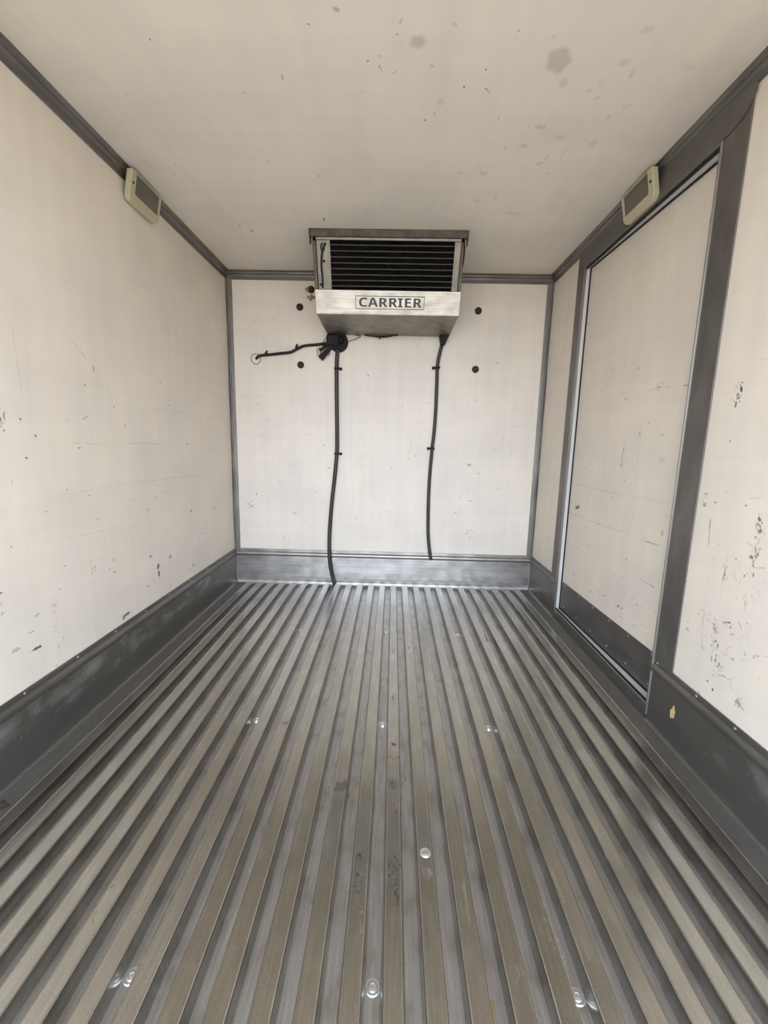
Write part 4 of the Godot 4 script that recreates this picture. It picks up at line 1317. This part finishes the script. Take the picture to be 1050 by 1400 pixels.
	top_paint.chip(0.335, 0.889, 0.0105, 0.0126, 0.15, 1)
	top_paint.chip(0.426, 1.031, 0.0133, 0.0135, 0.15, 1)
	top_paint.chip(0.252, 1.303, 0.0030, 0.0032, 0.7, 0)
	top_paint.chip(0.207, 1.250, 0.0036, 0.0046, 0.7, 0)
	top_paint.chip(0.159, 1.418, 0.0091, 0.0064, 0.18, 1)
	top_paint.chip(0.385, 1.390, 0.0056, 0.0057, 0.15, 1)
	top_paint.chip(0.585, 1.408, 0.0130, 0.0127, 0.12, 1)
	top_paint.chip(0.741, 1.313, 0.0225, 0.0141, 0.13, 1)
	top_paint.chip(0.632, 1.041, 0.0143, 0.0154, 0.14, 1)
	top_paint.chip(0.626, 1.150, 0.0085, 0.0121, 0.12, 1)
	top_paint.chip(0.406, 0.748, 0.0138, 0.0430, 0.14, 1)
	top_paint.chip(0.340, 0.725, 0.0173, 0.0262, 0.14, 1)
	top_paint.chip(0.249, 0.892, 0.0165, 0.0124, 0.14, 1)
	top_paint.chip(0.501, 0.635, 0.0360, 0.0228, 0.12, 1)
	top_paint.chip(0.563, 1.219, 0.0077, 0.0081, 0.15, 1)
	top_paint.chip(0.370, 1.023, 0.0048, 0.0075, 0.25, 1)
	top_paint.chip(0.322, 1.143, 0.0036, 0.0051, 0.4, 1)
	top_paint.chip(0.416, 1.111, 0.0030, 0.0034, 0.4, 1)
	top_paint.chip(0.304, 1.404, 0.0030, 0.0030, 0.5, 0)
	top_paint.chip(0.152, 1.201, 0.0102, 0.0144, 0.12, 1)
	top_paint.chip(0.548, 1.106, 0.0036, 0.0041, 0.2, 1)
	top_paint.chip(0.533, 1.241, 0.0080, 0.0077, 0.14, 1)
	top_paint.chip(0.657, 1.190, 0.0128, 0.0125, 0.1, 1)
	top_paint.line(0.262, 1.248, 0.284, 1.226, 0.006, 0.6, 0)
	top_paint.line(0.301, 1.403, 0.303, 1.380, 0.004, 0.35, 0)
	top_paint.line(0.300, 0.946, 0.332, 0.880, 0.006, 0.25, 0)
	top_paint.scuff(0.302, 0.978, 0.060, 0.095, 20, 0.2, 1)
	top_paint.scuff(0.542, 1.054, 0.126, 0.120, 30, 0.12, 1)


func floor_marks(floor_paint: Paint) -> void:
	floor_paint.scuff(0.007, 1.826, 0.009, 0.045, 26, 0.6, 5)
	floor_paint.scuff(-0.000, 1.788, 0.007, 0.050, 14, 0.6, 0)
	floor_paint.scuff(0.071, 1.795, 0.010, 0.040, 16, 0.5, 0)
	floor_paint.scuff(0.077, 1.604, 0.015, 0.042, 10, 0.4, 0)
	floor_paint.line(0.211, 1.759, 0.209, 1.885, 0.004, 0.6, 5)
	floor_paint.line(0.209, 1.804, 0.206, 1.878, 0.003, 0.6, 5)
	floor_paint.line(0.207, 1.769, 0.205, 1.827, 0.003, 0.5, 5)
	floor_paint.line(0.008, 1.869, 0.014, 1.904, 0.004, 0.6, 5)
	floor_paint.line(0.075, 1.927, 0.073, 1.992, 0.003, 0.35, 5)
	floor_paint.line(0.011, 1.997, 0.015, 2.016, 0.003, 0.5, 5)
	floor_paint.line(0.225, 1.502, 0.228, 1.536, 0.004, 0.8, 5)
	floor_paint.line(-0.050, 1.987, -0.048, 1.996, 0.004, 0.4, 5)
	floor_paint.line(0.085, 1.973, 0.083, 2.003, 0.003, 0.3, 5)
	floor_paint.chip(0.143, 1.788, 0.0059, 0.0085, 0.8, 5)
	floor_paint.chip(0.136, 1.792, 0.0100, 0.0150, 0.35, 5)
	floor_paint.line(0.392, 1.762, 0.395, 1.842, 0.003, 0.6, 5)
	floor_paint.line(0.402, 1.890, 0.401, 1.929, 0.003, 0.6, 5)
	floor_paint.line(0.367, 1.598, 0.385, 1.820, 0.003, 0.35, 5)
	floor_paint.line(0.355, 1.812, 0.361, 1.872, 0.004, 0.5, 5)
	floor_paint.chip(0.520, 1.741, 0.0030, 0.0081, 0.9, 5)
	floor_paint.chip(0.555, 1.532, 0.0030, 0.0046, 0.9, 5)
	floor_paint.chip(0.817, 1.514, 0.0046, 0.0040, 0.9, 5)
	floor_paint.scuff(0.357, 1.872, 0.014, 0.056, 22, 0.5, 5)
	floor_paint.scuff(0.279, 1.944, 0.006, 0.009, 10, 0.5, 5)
	floor_paint.chip(0.070, 1.424, 0.0084, 0.0080, 0.6, 0)
	floor_paint.chip(0.320, 0.963, 0.0070, 0.0091, 0.4, 0)
	floor_paint.chip(0.136, 0.839, 0.0050, 0.0126, 0.5, 0)
	floor_paint.chip(0.311, 0.540, 0.0084, 0.0258, 0.4, 0)
	floor_paint.chip(0.488, 0.712, 0.0099, 0.0613, 0.75, 0)
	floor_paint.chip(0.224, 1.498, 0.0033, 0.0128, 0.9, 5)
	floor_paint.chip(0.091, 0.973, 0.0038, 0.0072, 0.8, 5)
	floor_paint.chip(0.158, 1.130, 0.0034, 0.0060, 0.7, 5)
	floor_paint.chip(0.068, 1.197, 0.0040, 0.0210, 0.4, 0)
	floor_paint.chip(0.067, 0.875, 0.0050, 0.0160, 0.4, 0)
	floor_paint.chip(-0.128, 0.693, 0.0055, 0.0369, 0.35, 0)
	floor_paint.chip(-0.260, 1.348, 0.0090, 0.0137, 0.3, 0)
	floor_paint.chip(0.532, 0.757, 0.0077, 0.0284, 0.35, 0)
	floor_paint.chip(0.068, 1.567, 0.0196, 0.0263, 0.25, 0)
	floor_paint.chip(-0.060, 1.581, 0.0181, 0.0227, 0.25, 0)
	floor_paint.scuff(0.068, 1.510, 0.039, 0.051, 20, 0.35, 0)
	floor_paint.scuff(-0.094, 1.559, 0.036, 0.045, 14, 0.3, 0)
	floor_paint.scuff(0.143, 0.977, 0.114, 0.225, 26, 0.3, 0)
	floor_paint.scuff(-0.267, 1.348, 0.023, 0.034, 10, 0.3, 0)
	floor_paint.line(-0.030, 1.572, -0.023, 1.531, 0.01, 0.75, 4)
	floor_paint.line(-0.219, 1.989, -0.220, 1.942, 0.009, 0.8, 4)
	floor_paint.chip(-0.544, 1.530, 0.0030, 0.0030, 0.3, 0)
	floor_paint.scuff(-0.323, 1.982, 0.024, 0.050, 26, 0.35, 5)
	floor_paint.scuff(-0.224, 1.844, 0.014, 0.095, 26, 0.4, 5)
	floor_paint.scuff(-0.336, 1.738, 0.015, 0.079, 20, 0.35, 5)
	floor_paint.scuff(-0.477, 1.845, 0.013, 0.054, 14, 0.3, 0)
	floor_paint.line(0.228, 1.968, 0.229, 2.010, 0.009, 0.8, 4)
